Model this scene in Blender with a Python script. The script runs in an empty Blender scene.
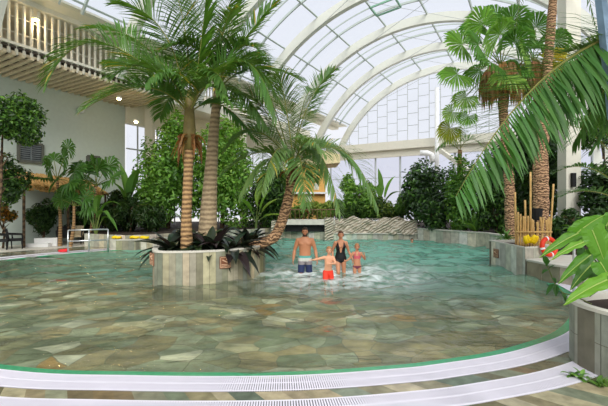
import bpy, bmesh, math, random
import numpy as np
from mathutils import Vector, Matrix
rnd = random.Random(7)
nr = np.random.default_rng(11)
COL = bpy.context.scene.collection
sc = bpy.context.scene
F, CX, HY, H = 385.0, 304.0, 207.0, 1.9          # focal length (px), optical axis, horizon row, eye height (m)
SA, CA = math.sin(math.radians(30.6)), math.cos(math.radians(30.6))
V = Vector
def P(px, py, Y): return V(((px-CX)/F*Y, Y, H-(py-HY)/F*Y))
def B(u, v, z): return V((u*CA+v*SA, -u*SA+v*CA, z))     # hall axes: v along the hall, u across
def onU(px, py, u):
    t = (px-CX)/F; Y = u/(CA*t-SA); return P(px, py, Y)
def onV(px, py, v):
    t = (px-CX)/F; Y = v/(SA*t+CA); return P(px, py, Y)
def S(r, g, b):
    f = lambda c: (c/255/12.92) if c/255 <= .04045 else ((c/255+.055)/1.055)**2.4
    return (f(r), f(g), f(b))
# ------------------------------------------------------------------ materials
MATS = {}
def nodes(name):
    m = bpy.data.materials.new(name); m.use_nodes = True
    nt = m.node_tree; nt.nodes.clear()
    out = nt.nodes.new('ShaderNodeOutputMaterial')
    return m, nt, out
def N(nt, typ, **kw):
    n = nt.nodes.new(typ)
    for k, v in kw.items():
        if k in n.inputs: n.inputs[k].default_value = v
        else: setattr(n, k, v)
    return n
def c4(c): return (c[0], c[1], c[2], 1)
def mat(name, col=None, rough=.6, metal=0, var=.15, vscale=6, bump=0, bscale=40, attr=False, spec=.4, emit=None, estr=0, stretch=(1, 1, 1)):
    if name in MATS: return MATS[name]
    m, nt, out = nodes(name)
    p = N(nt, 'ShaderNodeBsdfPrincipled', Roughness=rough, Metallic=metal)
    p.inputs['Specular IOR Level'].default_value = spec
    tc = N(nt, 'ShaderNodeTexCoord')
    mp = N(nt, 'ShaderNodeMapping'); mp.inputs['Scale'].default_value = stretch
    nt.links.new(tc.outputs['Object'], mp.inputs['Vector'])
    no = N(nt, 'ShaderNodeTexNoise', Scale=vscale, Detail=5.0)
    nt.links.new(mp.outputs[0], no.inputs['Vector'])
    mr = N(nt, 'ShaderNodeMapRange'); mr.inputs['From Min'].default_value = .3; mr.inputs['From Max'].default_value = .7
    mr.inputs['To Min'].default_value = 1-var; mr.inputs['To Max'].default_value = 1+var
    nt.links.new(no.outputs[0], mr.inputs['Value'])
    vm = N(nt, 'ShaderNodeVectorMath', operation='SCALE')
    nt.links.new(mr.outputs[0], vm.inputs['Scale'])
    if attr:
        a = N(nt, 'ShaderNodeAttribute', attribute_name='Col'); nt.links.new(a.outputs['Color'], vm.inputs[0])
    else: vm.inputs[0].default_value = col
    nt.links.new(vm.outputs[0], p.inputs['Base Color'])
    if bump:
        n2 = N(nt, 'ShaderNodeTexNoise', Scale=bscale, Detail=6.0); nt.links.new(mp.outputs[0], n2.inputs['Vector'])
        b = N(nt, 'ShaderNodeBump', Strength=bump, Distance=.02); nt.links.new(n2.outputs[0], b.inputs['Height'])
        nt.links.new(b.outputs[0], p.inputs['Normal'])
    if emit:
        p.inputs['Emission Color'].default_value = c4(emit); p.inputs['Emission Strength'].default_value = estr
    nt.links.new(p.outputs[0], out.inputs[0]); MATS[name] = m; return m
def leafmat(name, trans=.38, rough=.42, spec=.35):
    m, nt, out = nodes(name)
    a = N(nt, 'ShaderNodeAttribute', attribute_name='Col')
    p = N(nt, 'ShaderNodeBsdfPrincipled', Roughness=rough); p.inputs['Specular IOR Level'].default_value = spec
    nt.links.new(a.outputs['Color'], p.inputs['Base Color'])
    t = N(nt, 'ShaderNodeBsdfTranslucent')
    vm = N(nt, 'ShaderNodeVectorMath', operation='MULTIPLY'); vm.inputs[1].default_value = (1.35, 1.25, .55)
    nt.links.new(a.outputs['Color'], vm.inputs[0]); nt.links.new(vm.outputs[0], t.inputs['Color'])
    mx = N(nt, 'ShaderNodeMixShader', Fac=trans)
    nt.links.new(p.outputs[0], mx.inputs[1]); nt.links.new(t.outputs[0], mx.inputs[2]); nt.links.new(mx.outputs[0], out.inputs[0])
    return m
LEAF = leafmat('leaf'); WAX = leafmat('waxy_leaf', .2, .28, .5)
def glass(name, tint, refl=.06):
    m, nt, out = nodes(name)
    t = N(nt, 'ShaderNodeBsdfTransparent', Color=c4(tint)); g = N(nt, 'ShaderNodeBsdfGlossy', Roughness=.05)
    mx = N(nt, 'ShaderNodeMixShader', Fac=refl)
    nt.links.new(t.outputs[0], mx.inputs[1]); nt.links.new(g.outputs[0], mx.inputs[2]); nt.links.new(mx.outputs[0], out.inputs[0])
    return m
GLASS = glass('pane_glass', (.94, .955, .985))
def trunkmat(name, c1, c2, scale, dist=2.0, bump=.6):
    m, nt, out = nodes(name)
    tc = N(nt, 'ShaderNodeTexCoord')
    w = N(nt, 'ShaderNodeTexWave', Scale=scale, Distortion=dist, Detail=3.0, bands_direction='Z'); w.inputs['Detail Scale'].default_value = 2
    nt.links.new(tc.outputs['Object'], w.inputs['Vector'])
    n = N(nt, 'ShaderNodeTexNoise', Scale=14.0, Detail=6.0); nt.links.new(tc.outputs['Object'], n.inputs['Vector'])
    mx = N(nt, 'ShaderNodeMath', operation='MULTIPLY_ADD'); mx.inputs[1].default_value = .6
    nt.links.new(w.outputs['Fac'], mx.inputs[0])
    m2 = N(nt, 'ShaderNodeMath', operation='MULTIPLY'); m2.inputs[1].default_value = .45; nt.links.new(n.outputs[0], m2.inputs[0]); nt.links.new(m2.outputs[0], mx.inputs[2])
    cr = N(nt, 'ShaderNodeValToRGB'); cr.color_ramp.elements[0].color = c4(c1); cr.color_ramp.elements[0].position = .15
    cr.color_ramp.elements[1].color = c4(c2); cr.color_ramp.elements[1].position = .85
    nt.links.new(mx.outputs[0], cr.inputs[0])
    p = N(nt, 'ShaderNodeBsdfPrincipled', Roughness=.85); nt.links.new(cr.outputs[0], p.inputs['Base Color'])
    b = N(nt, 'ShaderNodeBump', Strength=bump, Distance=.03); nt.links.new(mx.outputs[0], b.inputs['Height']); nt.links.new(b.outputs[0], p.inputs['Normal'])
    nt.links.new(p.outputs[0], out.inputs[0]); return m
T_RING = trunkmat('ringed_trunk', S(92, 66, 42), S(184, 148, 102), 2.6)
T_GREY = trunkmat('grey_trunk', S(132, 114, 88), S(190, 168, 134), 2.2, 3)
T_ROUGH = trunkmat('rough_trunk', S(62, 40, 24), S(202, 160, 120), 3.2, 9, 1.0)
T_BARK = trunkmat('bark', S(60, 46, 34), S(120, 96, 70), 1.2, 8)
ATT = mat('slate_tiles', attr=True, rough=.55, var=.22, vscale=5, bump=.25, bscale=25)
ATTW = mat('wet_slate', attr=True, rough=.22, var=.3, vscale=7, bump=.15, bscale=30, spec=.5)
CREAM = mat('cream_paint', S(226, 222, 206), .6, var=.03)
WHITE = mat('white_paint', S(240, 240, 238), .5, var=.02)
WALLP = mat('wall_plaster', S(192, 204, 196), .8, var=.03, bump=.05)
ARCHM = mat('arch_paint', S(218, 219, 208), .55, var=.02)
FRAME = mat('green_grey_frame', S(186, 196, 190), .5, var=.03)
MULL = mat('mullion_grey', S(176, 182, 182), .5, var=.02)
GRATE = mat('grate_plastic', S(226, 222, 232), .45, var=.02)
DARK = mat('channel_dark', S(120, 116, 118), .9, var=.05)
STEEL = mat('brushed_steel', S(205, 208, 208), .28, metal=.9, var=.03)
BLACK = mat('black_wicker', S(26, 27, 29), .6, var=.2, vscale=60, bump=.4, bscale=120)
SOIL = mat('soil', S(52, 40, 30), .95, var=.3, vscale=20, bump=.8)
STRAW = mat('straw', S(206, 166, 104), .9, var=.35, vscale=18, bump=1, bscale=30, stretch=(1, 1, .3))
BAMB = mat('bamboo', S(212, 172, 106), .5, var=.18, vscale=9, bump=.1)
GREENT = mat('green_tile', S(70, 158, 112), .25, var=.15, vscale=20, spec=.5)
CONC = mat('pale_concrete', S(206, 202, 190), .8, var=.1, vscale=4, bump=.15)
ORANGE = mat('orange_plastic', S(232, 56, 18), .45, var=.05)
YEL = mat('yellow_foam', S(250, 214, 10), .55, var=.05)
RED = mat('red_towel', S(214, 36, 42), .7)
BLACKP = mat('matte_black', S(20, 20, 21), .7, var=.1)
OCHRE = mat('ochre_plaster', S(222, 172, 96), .85, var=.06)
BEIGE = mat('beige_fabric', S(214, 196, 160), .8)
PLAQ = mat('brown_plaque', S(128, 82, 58), .6, var=.2, vscale=12)
PLAQL = mat('plaque_mark', S(214, 178, 146), .6)
# ------------------------------------------------------------------ mesh building
BASE = {}
class MB:
    def __init__(s): s.v, s.f, s.c = [], [], []
    def add(s, vs, fs, col=(1, 1, 1)):
        o = len(s.v); s.v += [tuple(v) for v in vs]; s.f += [tuple(i+o for i in f) for f in fs]; s.c += [col]*len(fs)
    def box(s, c, size, rot=None, col=(1, 1, 1)):
        c = V(c); R = rot or Matrix.Identity(3)
        vs = [c + R @ V((x*size[0]/2, y*size[1]/2, z*size[2]/2)) for x in (-1, 1) for y in (-1, 1) for z in (-1, 1)]
        s.add(vs, [(0, 1, 3, 2), (4, 6, 7, 5), (0, 4, 5, 1), (2, 3, 7, 6), (0, 2, 6, 4), (1, 5, 7, 3)], col)
    def beam(s, a, b, w, h, up=V((0, 0, 1)), col=(1, 1, 1)):
        a, b = V(a), V(b); d = (b-a); L = d.length; d = d.normalized()
        r = d.cross(up)
        r = r.normalized() if r.length > 1e-4 else V((1, 0, 0))
        u = r.cross(d).normalized()
        R = Matrix((r, d, u)).transposed(); s.box((a+b)/2, (w, L, h), R, col)
    def tube(s, pts, rad, n=8, col=(1, 1, 1), cap=True):
        pts = [V(p) for p in pts]; m = len(pts)
        if not hasattr(rad, '__len__'): rad = [rad]*m
        vs = []; prev = None
        for i, p in enumerate(pts):
            t = (pts[min(i+1, m-1)]-pts[max(i-1, 0)]).normalized()
            if prev is None:
                a = t.cross(V((0, 1, 0)) if abs(t.y) < .9 else V((1, 0, 0))).normalized()
            else:
                a = (prev - t*prev.dot(t)).normalized()
            prev = a; b = t.cross(a)
            for k in range(n):
                q = 2*math.pi*k/n; vs.append(p + (a*math.cos(q)+b*math.sin(q))*rad[i])
        fs = [(i*n+k, i*n+(k+1) % n, (i+1)*n+(k+1) % n, (i+1)*n+k) for i in range(m-1) for k in range(n)]
        if cap: fs += [tuple(range(n-1, -1, -1)), tuple(range((m-1)*n, m*n))]
        s.add(vs, fs, col)
    def ell(s, c, r, nu=12, nv=8, col=(1, 1, 1), R=None):
        c = V(c); vs = []; fs = []
        for j in range(1, nv):
            for i in range(nu):
                a, b = 2*math.pi*i/nu, math.pi*j/nv
                d = V((r[0]*math.sin(b)*math.cos(a), r[1]*math.sin(b)*math.sin(a), r[2]*math.cos(b)))
                vs.append(c + (R @ d if R else d))
        top, bot = V((0, 0, r[2])), V((0, 0, -r[2]))
        vs += [c+(R @ top if R else top), c+(R @ bot if R else bot)]
        for j in range(nv-2):
            for i in range(nu): fs.append((j*nu+i, (j+1)*nu+i, (j+1)*nu+(i+1) % nu, j*nu+(i+1) % nu))
        T, Bt = len(vs)-2, len(vs)-1
        for i in range(nu): fs += [(T, i, (i+1) % nu), (Bt, (nv-2)*nu+(i+1) % nu, (nv-2)*nu+i)]
        s.add(vs, fs, col)
    def prism(s, poly, z0, z1, col=(1, 1, 1), top=True, bottom=True):
        n = len(poly); vs = [(p[0], p[1], z0) for p in poly]+[(p[0], p[1], z1) for p in poly]
        fs = [(i, (i+1) % n, n+(i+1) % n, n+i) for i in range(n)]
        if top: fs.append(tuple(range(n, 2*n)))
        if bottom: fs.append(tuple(range(n-1, -1, -1)))
        s.add(vs, fs, col)
    def build(s, name, m, parent=None, smooth=False, loc=None):
        return mk(name, s.v, s.f, m, parent, smooth, s.c, loc)
def mk(name, vs, fs, m, parent=None, smooth=False, cols=None, loc=None):
    base = V((0, 0, 0))
    if parent is not None: base = BASE[parent.name]
    elif loc is not None: base = V(loc)
    me = bpy.data.meshes.new(name)
    me.from_pydata([(v[0]-base.x, v[1]-base.y, v[2]-base.z) for v in vs], [], fs)
    if m is not None: me.materials.append(m)
    if cols is not None and len(cols) == len(me.polygons):
        a = me.color_attributes.new('Col', 'FLOAT_COLOR', 'CORNER')
        arr = np.ones((len(me.loops), 4), dtype=np.float32)
        lt = np.zeros(len(me.polygons), dtype=np.int32); me.polygons.foreach_get('loop_total', lt)
        arr[:, :3] = np.repeat(np.array(cols, dtype=np.float32), lt, axis=0)
        a.data.foreach_set('color', arr.ravel())
    if smooth: me.polygons.foreach_set('use_smooth', [True]*len(me.polygons))
    o = bpy.data.objects.new(name, me); COL.objects.link(o)
    if parent is not None: o.parent = parent
    elif loc is not None: o.location = base
    BASE[o.name] = base; return o
def tag(o, label, cat, group=None):
    o['label'] = label; o['category'] = cat
    if group: o['group'] = group
    return o
def struct(o): o['kind'] = 'structure'; return o
def thing(name, label, cat, loc, group=None):
    o = bpy.data.objects.new(name, None); COL.objects.link(o); o.location = V(loc); BASE[o.name] = V(loc)
    return tag(o, label, cat, group)
def dup(root, loc, rz, label, group=None):
    r = root.copy(); COL.objects.link(r); r.location = V(loc); r.rotation_euler = (0, 0, rz); r['label'] = label
    if group: r['group'] = group
    for ch in list(root.children):
        c = ch.copy(); COL.objects.link(c); c.parent = r
        for g in list(ch.children):
            d = g.copy(); COL.objects.link(d); d.parent = c
    return r
def bez(p0, p1, p2, t): return p0*(1-t)**2 + p1*2*t*(1-t) + p2*t*t
def jit(c, a=.15):
    k = 1+rnd.uniform(-a, a); return (c[0]*k*(1+rnd.uniform(-a, a)*.6), c[1]*k, c[2]*k*(1+rnd.uniform(-a, a)*.6))
# ------------------------------------------------------------------ vegetation builders
def frond(parent, p0, p1, p2, L=.65, w=.045, nl=46, droop=.5, col=S(70, 110, 42), start=.16, rr=.022, yellow=0.0, name='frond', lift=.25, fwd=(24, 66), nrm=None):
    mb = MB(); Z = V((0, 0, 1))
    pts = [bez(p0, p1, p2, i/14) for i in range(15)]
    mb.tube(pts, [rr*(1-.85*i/14) for i in range(15)], 6, S(150, 150, 82))
    for i in range(nl):
        t = start+(1-start)*i/(nl-1)
        p = bez(p0, p1, p2, t); T = (bez(p0, p1, p2, min(t+.02, 1.02))-bez(p0, p1, p2, t-.02)).normalized()
        Z0 = nrm if nrm is not None else Z; Nn = Z0-T*T.dot(Z0)
        if Nn.length < .15: Nn = V((T.x, T.y, .2))-T*T.dot(V((T.x, T.y, .2)))+V((.01, .02, .03))
        Nn.normalize(); Sd = T.cross(Nn)
        q = (t-start)/(1-start)
        pr = min(1, .55+q*2.2)*(1 if q < .55 else 1-.62*((q-.55)/.45)**1.5)
        for sg in (-1, 1):
            l = L*pr*rnd.uniform(.88, 1.08); ang = math.radians(fwd[0]+(fwd[1]-fwd[0])*q+rnd.uniform(-6, 6))
            d = Sd*sg*math.cos(ang)+T*math.sin(ang)+Nn*(lift+rnd.uniform(-.15, .15)); d.normalize()
            x = p.copy(); row = []
            c = jit(col, .18)
            if rnd.random() < yellow: c = jit(S(176, 158, 62), .2)
            ww = [w*.45, w, w*.75, 0]
            dd = droop*rnd.uniform(.6, 1.35)
            for k in range(4):
                wd = d.cross(Z-d*d.dot(Z)+Sd*.01*sg+T*.25)
                wd = wd.normalized() if wd.length > 1e-3 else T
                if k < 3: row += [x-wd*ww[k]/2, x+wd*ww[k]/2]
                else: row += [x]
                x = x+d*(l/3); d = (d-Z*dd*(.35+.35*k)).normalized()
            mb.add(row, [(0, 1, 3, 2), (2, 3, 5, 4), (4, 5, 6)], c)
    return mb.build(name, LEAF, parent)
def fan_leaf(parent, root, c, normal, r, col, nseg=24, name='fan_leaf', dro=.3):
    mb = MB(); c = V(c); root = V(root)
    d = (c-root).normalized(); n = V(normal); n = (n-d*n.dot(d)).normalized(); s = d.cross(n)
    mid = (root+c)/2+V((0, 0, .12*(c-root).length))
    mb.tube([bez(root, mid, c, k/6) for k in range(7)], [.022-.012*k/6 for k in range(7)], 5, S(128, 140, 70))
    for k in range(nseg):
        a = math.radians(-138+276*(k+.5)/nseg); h = math.radians(276/nseg/2)
        dirn = lambda q: d*math.cos(q)+s*math.sin(q)
        rk = r*rnd.uniform(.92, 1.05)*(1-.15*abs(a)/2.4); f = .035*(1 if k % 2 else -1)
        dz = V((0, 0, -dro*r))
        e0, e1, m = dirn(a-h), dirn(a+h), dirn(a)
        col2 = jit(col, .14)
        p = [c, c+e0*rk*.74+dz*.12-n*f*r, c+m*rk*.62+n*f*r+dz*.12, c+e1*rk*.74+dz*.12-n*f*r, c+m*rk*1.0+dz*rnd.uniform(.6, 1.2)]
        mb.add(p, [(0, 1, 2), (0, 2, 3), (1, 4, 2), (2, 4, 3)], col2)
    return mb.build(name, LEAF, parent)
def blade(mb, p0, p1, p2, w, col, n=7, fold=.18, prof=None):
    Z = V((0, 0, 1)); vs = []
    for i in range(n+1):
        t = i/n; p = bez(p0, p1, p2, t); T = (bez(p0, p1, p2, t+.03)-bez(p0, p1, p2, t-.03)).normalized()
        s = T.cross(Z); s = s.normalized() if s.length > .05 else V((1, 0, 0)); nn = s.cross(T)
        ww = w*(prof(t) if prof else math.sin(math.pi*min(1, (.06+.94*t)**.75)))*.5
        vs += [p-s*ww+nn*ww*fold*2, p, p+s*ww+nn*ww*fold*2]
    fs = []
    for i in range(n):
        a = i*3; fs += [(a, a+1, a+4, a+3), (a+1, a+2, a+5, a+4)]
    mb.add(vs, fs, col)
def leaf_cloud(name, parent, ells, n, size, pal, m=None, up=.5, seed=0, inner=.5, aspect=.48, droop=0.0):
    """leaves scattered through the clumps of one crown"""
    g = np.random.default_rng(seed+3); m = m or LEAF
    vol = np.array([e[1][0]*e[1][1]*e[1][2] for e in ells])**.67; cnt = (n*vol/vol.sum()).astype(int)+1
    C, O = [], []
    for (c, r), k in zip(ells, cnt):
        d = g.normal(size=(k, 3)); d /= np.linalg.norm(d, axis=1)[:, None]
        bump = 1+.16*np.sin(d[:, 0]*7+c[0]*3)*np.sin(d[:, 2]*6+c[1]*2)
        rad = (inner+(1-inner)*g.random(k)**.6)*bump
        C.append(np.array(c)+d*rad[:, None]*np.array(r)); O.append(d)
    C = np.concatenate(C); O = np.concatenate(O); K = len(C)
    nrm = O*.7+np.array([0, 0, up])+g.normal(size=(K, 3))*.45; nrm /= np.linalg.norm(nrm, axis=1)[:, None]
    t = np.cross(nrm, g.normal(size=(K, 3))); t[:, 2] -= droop; t -= nrm*(t*nrm).sum(1)[:, None]; t /= np.linalg.norm(t, axis=1)[:, None]
    b = np.cross(nrm, t); L = size*g.uniform(.65, 1.3, K)[:, None]; W = L*aspect
    v = np.stack([C-t*L*.5, C+b*W*.5+nrm*L*.07, C+t*L*.5-nrm*L*.12, C-b*W*.5+nrm*L*.07], 1).reshape(-1, 3)
    base = BASE[parent.name]; v -= np.array(base)
    pal = np.array(pal); ci = pal[g.integers(0, len(pal), K)]*g.uniform(.75, 1.25, K)[:, None]
    me = bpy.data.meshes.new(name); me.vertices.add(K*4); me.vertices.foreach_set('co', v.astype(np.float32).ravel())
    idx = (np.arange(K)[:, None]*4+np.array([0, 1, 2, 0, 2, 3])).ravel().astype(np.int32)
    me.loops.add(K*6); me.loops.foreach_set('vertex_index', idx)
    me.polygons.add(K*2); me.polygons.foreach_set('loop_start', np.arange(K*2, dtype=np.int32)*3)
    me.update(calc_edges=True)
    a = me.color_attributes.new('Col', 'FLOAT_COLOR', 'CORNER'); arr = np.ones((K*6, 4), np.float32); arr[:, :3] = np.repeat(ci, 6, axis=0)
    a.data.foreach_set('color', arr.ravel()); me.materials.append(m)
    o = bpy.data.objects.new(name, me); COL.objects.link(o); o.parent = parent; BASE[o.name] = base; return o
G_D = [S(53, 81, 40), S(66, 98, 48), S(44, 70, 35)]
G_M = [S(96, 139, 59), S(113, 156, 68), S(81, 122, 53)]
G_B = [S(130, 176, 72), S(115, 163, 65), S(148, 186, 85)]
G_Y = [S(159, 176, 85), S(135, 163, 74), S(115, 145, 65)]
def clumps(c, r, k, seed, s=.5):
    g = random.Random(seed); out = [(c, (r[0]*.62, r[1]*.62, r[2]*.62))]; k = int(k*1.5)
    for i in range(k):
        a = g.uniform(0, 6.28); z = g.uniform(-.8, .9); q = math.sqrt(max(0, 1-z*z))*.72
        out.append(((c[0]+r[0]*q*math.cos(a), c[1]+r[1]*q*math.sin(a), c[2]+r[2]*z*.72), (r[0]*s*g.uniform(.6, 1), r[1]*s*g.uniform(.6, 1), r[2]*s*g.uniform(.6, 1))))
    return out
def tree(name, label, cat, px, Y, zb, x0, x1, y0, y1, n, size, pal, seed, depth=None, k=10, group=None, stem=True, m=None, aspect=.48, droop=0., sp='foliage'):
    """crown spanning columns x0..x1 and rows y0..y1 at distance Y, standing on zb"""
    base = P(px, HY, Y); base.z = zb
    r = thing(name, label, cat, base, group)
    a, b = P(x0, y0, Y), P(x1, y1, Y)
    c = ((a.x+b.x)/2, Y, (a.z+b.z)/2); rx, rz = abs(b.x-a.x)/2, abs(a.z-b.z)/2
    leaf_cloud(sp, r, clumps(c, (rx*.95, depth or rx*.8, rz*.95), k, seed), n, size, pal, m, seed=seed, aspect=aspect, droop=droop)
    if stem:
        mb = MB(); g = random.Random(seed)
        mb.tube([base+V((0, 0, -.02)), (base*.5+V(c)*.5)+V((.1, 0, 0)), V(c)], [max(.05, rx*.07), max(.04, rx*.05), .02], 7)
        for i in range(5):
            q = g.uniform(.35, .7); s0 = base*(1-q)+V(c)*q
            mb.tube([s0, s0+V((g.uniform(-.4, .4)*rx, g.uniform(-.4, .4)*rx, rz*.4)), s0+V((g.uniform(-.7, .7)*rx, g.uniform(-.6, .6)*rx, rz*.75))], [.035, .025, .01], 5)
        mb.build('trunk', T_BARK, r, True)
    return r
def strap_plant(name, label, cat, base, n, L, w, pal, seed, elev=(30, 80), group=None, m=None, drp=.5, part='leaves', az=None):
    g = random.Random(seed); base = V(base); r = thing(name, label, cat, base, group); mb = MB()
    for i in range(n):
        a = 6.283*i/n+g.uniform(-.4, .4) if az is None else g.uniform(*az); e = math.radians(g.uniform(*elev)); l = L*g.uniform(.7, 1.1)
        d = V((math.cos(a)*math.cos(e), math.sin(a)*math.cos(e), math.sin(e)))
        p0 = base+V((g.uniform(-.05, .05), g.uniform(-.05, .05), 0)); p1 = p0+d*l*.6; p2 = p0+d*l-V((0, 0, drp*l*g.uniform(.5, 1.2)*math.cos(e)))
        c = g.choice(pal); k = g.uniform(.75, 1.25); blade(mb, p0, p1, p2, w*g.uniform(.8, 1.2), (c[0]*k, c[1]*k, c[2]*k))
    mb.build(part, m or WAX, r); return r
def trunk(parent, pts, rad, m, n=14, steps=34, rough=0.0, name='trunk', ring=.0):
    pts = [V(p) for p in pts]; q = []; rr = []
    for i in range(steps+1):
        t = i/steps*(len(pts)-1); k = min(int(t), len(pts)-2); f = t-k
        a, b, c, d = pts[max(k-1, 0)], pts[k], pts[k+1], pts[min(k+2, len(pts)-1)]
        q.append(.5*((2*b)+(c-a)*f+(2*a-5*b+4*c-d)*f*f+(3*b-a-3*c+d)*f**3))
        rr.append((rad[k]*(1-f)+rad[k+1]*f)*(1+(ring if i % 2 else -ring))*(1+rnd.uniform(-rough, rough)))
    mb = MB(); mb.tube(q, rr, n); return mb.build(name, m, parent, rough == 0), q
# ------------------------------------------------------------------ the pool outline
near = [(-7.9, 17.0), (-8.4, 16.6), (-9.0, 16.0), (-9.7, 15.2), (-10.3, 14.3), (-10.7, 13.2), (-11, 11.5), (-10.6, 9.3), (-9, 7.1), (-6.5, 5.35), (-3.5, 4.43), (-1.9, 4.265), (-.17, 4.263), (1.11, 4.45), (1.65, 4.59), (2.4, 4.84), (3.1, 5.19), (4.0, 5.8), (5.0, 6.9), (5.8, 8.3), (6.17, 9.5)]
def catmull(pts, k):
    out = []
    for i in range(len(pts)-1):
        a, b, c, d = [V((*pts[min(max(j, 0), len(pts)-1)], 0)) for j in (i-1, i, i+1, i+2)]
        for s in range(k):
            f = s/k; out.append(.5*((2*b)+(c-a)*f+(2*a-5*b+4*c-d)*f*f+(3*b-a-3*c+d)*f**3))
    out.append(V((*pts[-1], 0))); return out
arc = catmull(near, 12)
# resample evenly
def resample(pts, step):
    out = [pts[0]]; acc = 0
    for a, b in zip(pts, pts[1:]):
        L = (b-a).length
        while acc+L >= step:
            f = (step-acc)/L; a = a+(b-a)*f; out.append(a.copy()); L = (b-a).length; acc = 0
        acc += L
    return out
arc = resample(arc, .024)
rest = [V((x, y, 0)) for x, y in [(6.08, 10.6), (6.2, 12.8), (8.6, 15), (8.6, 18.3), (7.3, 20.6), (6.6, 22.2), (1.5, 22.9), (-1.9, 23.3), (-4, 21.2), (-6.3, 18.8), (-7.3, 17.6)]]
def normals(a):
    n = []
    for i in range(len(a)):
        t = (a[min(i+3, len(a)-1)]-a[max(i-3, 0)]).normalized(); n.append(V((t.y, -t.x, 0)))
    return n
nar = normals(arc)
def off(i, d, z=0): p = arc[i]+nar[i]*d; p.z = z; return p
rim = arc[::8]+rest
CEN = V((-1, 12.5, 0))
def depth(x, y): return min(1.3, .1+.055*max(0, y-4.2))
# floor of the pool
mb = MB(); K = len(rim); R = 14
for r in range(R):
    for i in range(K):
        j = (i+1) % K; q = []
        for a, s in ((i, r), (j, r), (j, r+1), (i, r+1)):
            p = CEN+(rim[a]-CEN)*(1-s/R); q.append(V((p.x, p.y, -depth(p.x, p.y))))
        mb.add(q, [(0, 1, 2, 3)])
m, nt, out = nodes('pool_flagstones')
tc = N(nt, 'ShaderNodeTexCoord'); geo = N(nt, 'ShaderNodeNewGeometry')
nw = N(nt, 'ShaderNodeTexNoise', Scale=.9, Detail=2.0); nt.links.new(tc.outputs['Object'], nw.inputs['Vector'])
ad = N(nt, 'ShaderNodeVectorMath', operation='MULTIPLY_ADD'); ad.inputs[1].default_value = (.5, .5, 0); nt.links.new(nw.outputs['Color'], ad.inputs[0]); nt.links.new(tc.outputs['Object'], ad.inputs[2])
v1 = N(nt, 'ShaderNodeTexVoronoi', Scale=2.1, voronoi_dimensions='2D'); nt.links.new(ad.outputs[0], v1.inputs['Vector'])
v2 = N(nt, 'ShaderNodeTexVoronoi', Scale=2.1, voronoi_dimensions='2D', feature='DISTANCE_TO_EDGE'); nt.links.new(ad.outputs[0], v2.inputs['Vector'])
sp = N(nt, 'ShaderNodeSeparateColor'); nt.links.new(v1.outputs['Color'], sp.inputs[0])
cr = N(nt, 'ShaderNodeValToRGB'); cr.color_ramp.interpolation = 'CONSTANT'
stops = [(0, S(166, 160, 116)), (.14, S(184, 164, 116)), (.3, S(134, 144, 110)), (.45, S(202, 192, 150)), (.56, S(150, 134, 92)), (.68, S(196, 150, 76)), (.74, S(170, 176, 142)), (.87, S(232, 228, 194))]
while len(cr.color_ramp.elements) < len(stops): cr.color_ramp.elements.new(.5)
for e, (p, c) in zip(cr.color_ramp.elements, stops): e.position = p; e.color = c4(c)
nt.links.new(sp.outputs[0], cr.inputs[0])
ns = N(nt, 'ShaderNodeTexNoise', Scale=5.0, Detail=6.0); nt.links.new(tc.outputs['Object'], ns.inputs['Vector'])
mr = N(nt, 'ShaderNodeMapRange'); mr.inputs['From Min'].default_value = .3; mr.inputs['From Max'].default_value = .7; mr.inputs['To Min'].default_value = .75; mr.inputs['To Max'].default_value = 1.2; nt.links.new(ns.outputs[0], mr.inputs[0])
sv = N(nt, 'ShaderNodeVectorMath', operation='SCALE'); nt.links.new(cr.outputs[0], sv.inputs[0]); nt.links.new(mr.outputs[0], sv.inputs['Scale'])
ed = N(nt, 'ShaderNodeMapRange'); ed.inputs['From Min'].default_value = .004; ed.inputs['From Max'].default_value = .022; nt.links.new(v2.outputs['Distance'], ed.inputs[0])
mm = N(nt, 'ShaderNodeMix', data_type='RGBA'); mm.inputs['A'].default_value = c4(S(122, 120, 92)); nt.links.new(ed.outputs[0], mm.inputs['Factor']); nt.links.new(sv.outputs[0], mm.inputs['B'])
# turquoise tint of the deeper water, put into the floor's colour
sx = N(nt, 'ShaderNodeSeparateXYZ'); nt.links.new(geo.outputs['Position'], sx.inputs[0])
lx = N(nt, 'ShaderNodeMath', operation='MULTIPLY_ADD'); lx.inputs[1].default_value = .35; nt.links.new(sx.outputs['X'], lx.inputs[0]); nt.links.new(sx.outputs['Y'], lx.inputs[2])
dy = N(nt, 'ShaderNodeMapRange', interpolation_type='SMOOTHSTEP'); dy.inputs['From Min'].default_value = 8.5; dy.inputs['From Max'].default_value = 14.0; nt.links.new(lx.outputs[0], dy.inputs[0])
m2 = N(nt, 'ShaderNodeMix', data_type='RGBA'); m2.inputs['B'].default_value = c4(S(112, 204, 196)); nt.links.new(dy.outputs[0], m2.inputs['Factor']); nt.links.new(mm.outputs['Result'], m2.inputs['A'])
p = N(nt, 'ShaderNodeBsdfPrincipled', Roughness=.7); nt.links.new(m2.outputs['Result'], p.inputs['Base Color']); nt.links.new(p.outputs[0], out.inputs[0])
struct(mb.build('floor_pool', m))
# sides of the pool below the rim
mb = MB()
for i in range(K):
    a, b = rim[i], rim[(i+1) % K]
    mb.add([(a.x, a.y, -depth(a.x, a.y)-.02), (b.x, b.y, -depth(b.x, b.y)-.02), (b.x, b.y, .0), (a.x, a.y, .0)], [(0, 1, 2, 3)], S(120, 170, 160))
struct(mb.build('wall_pool', ATT))
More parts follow.
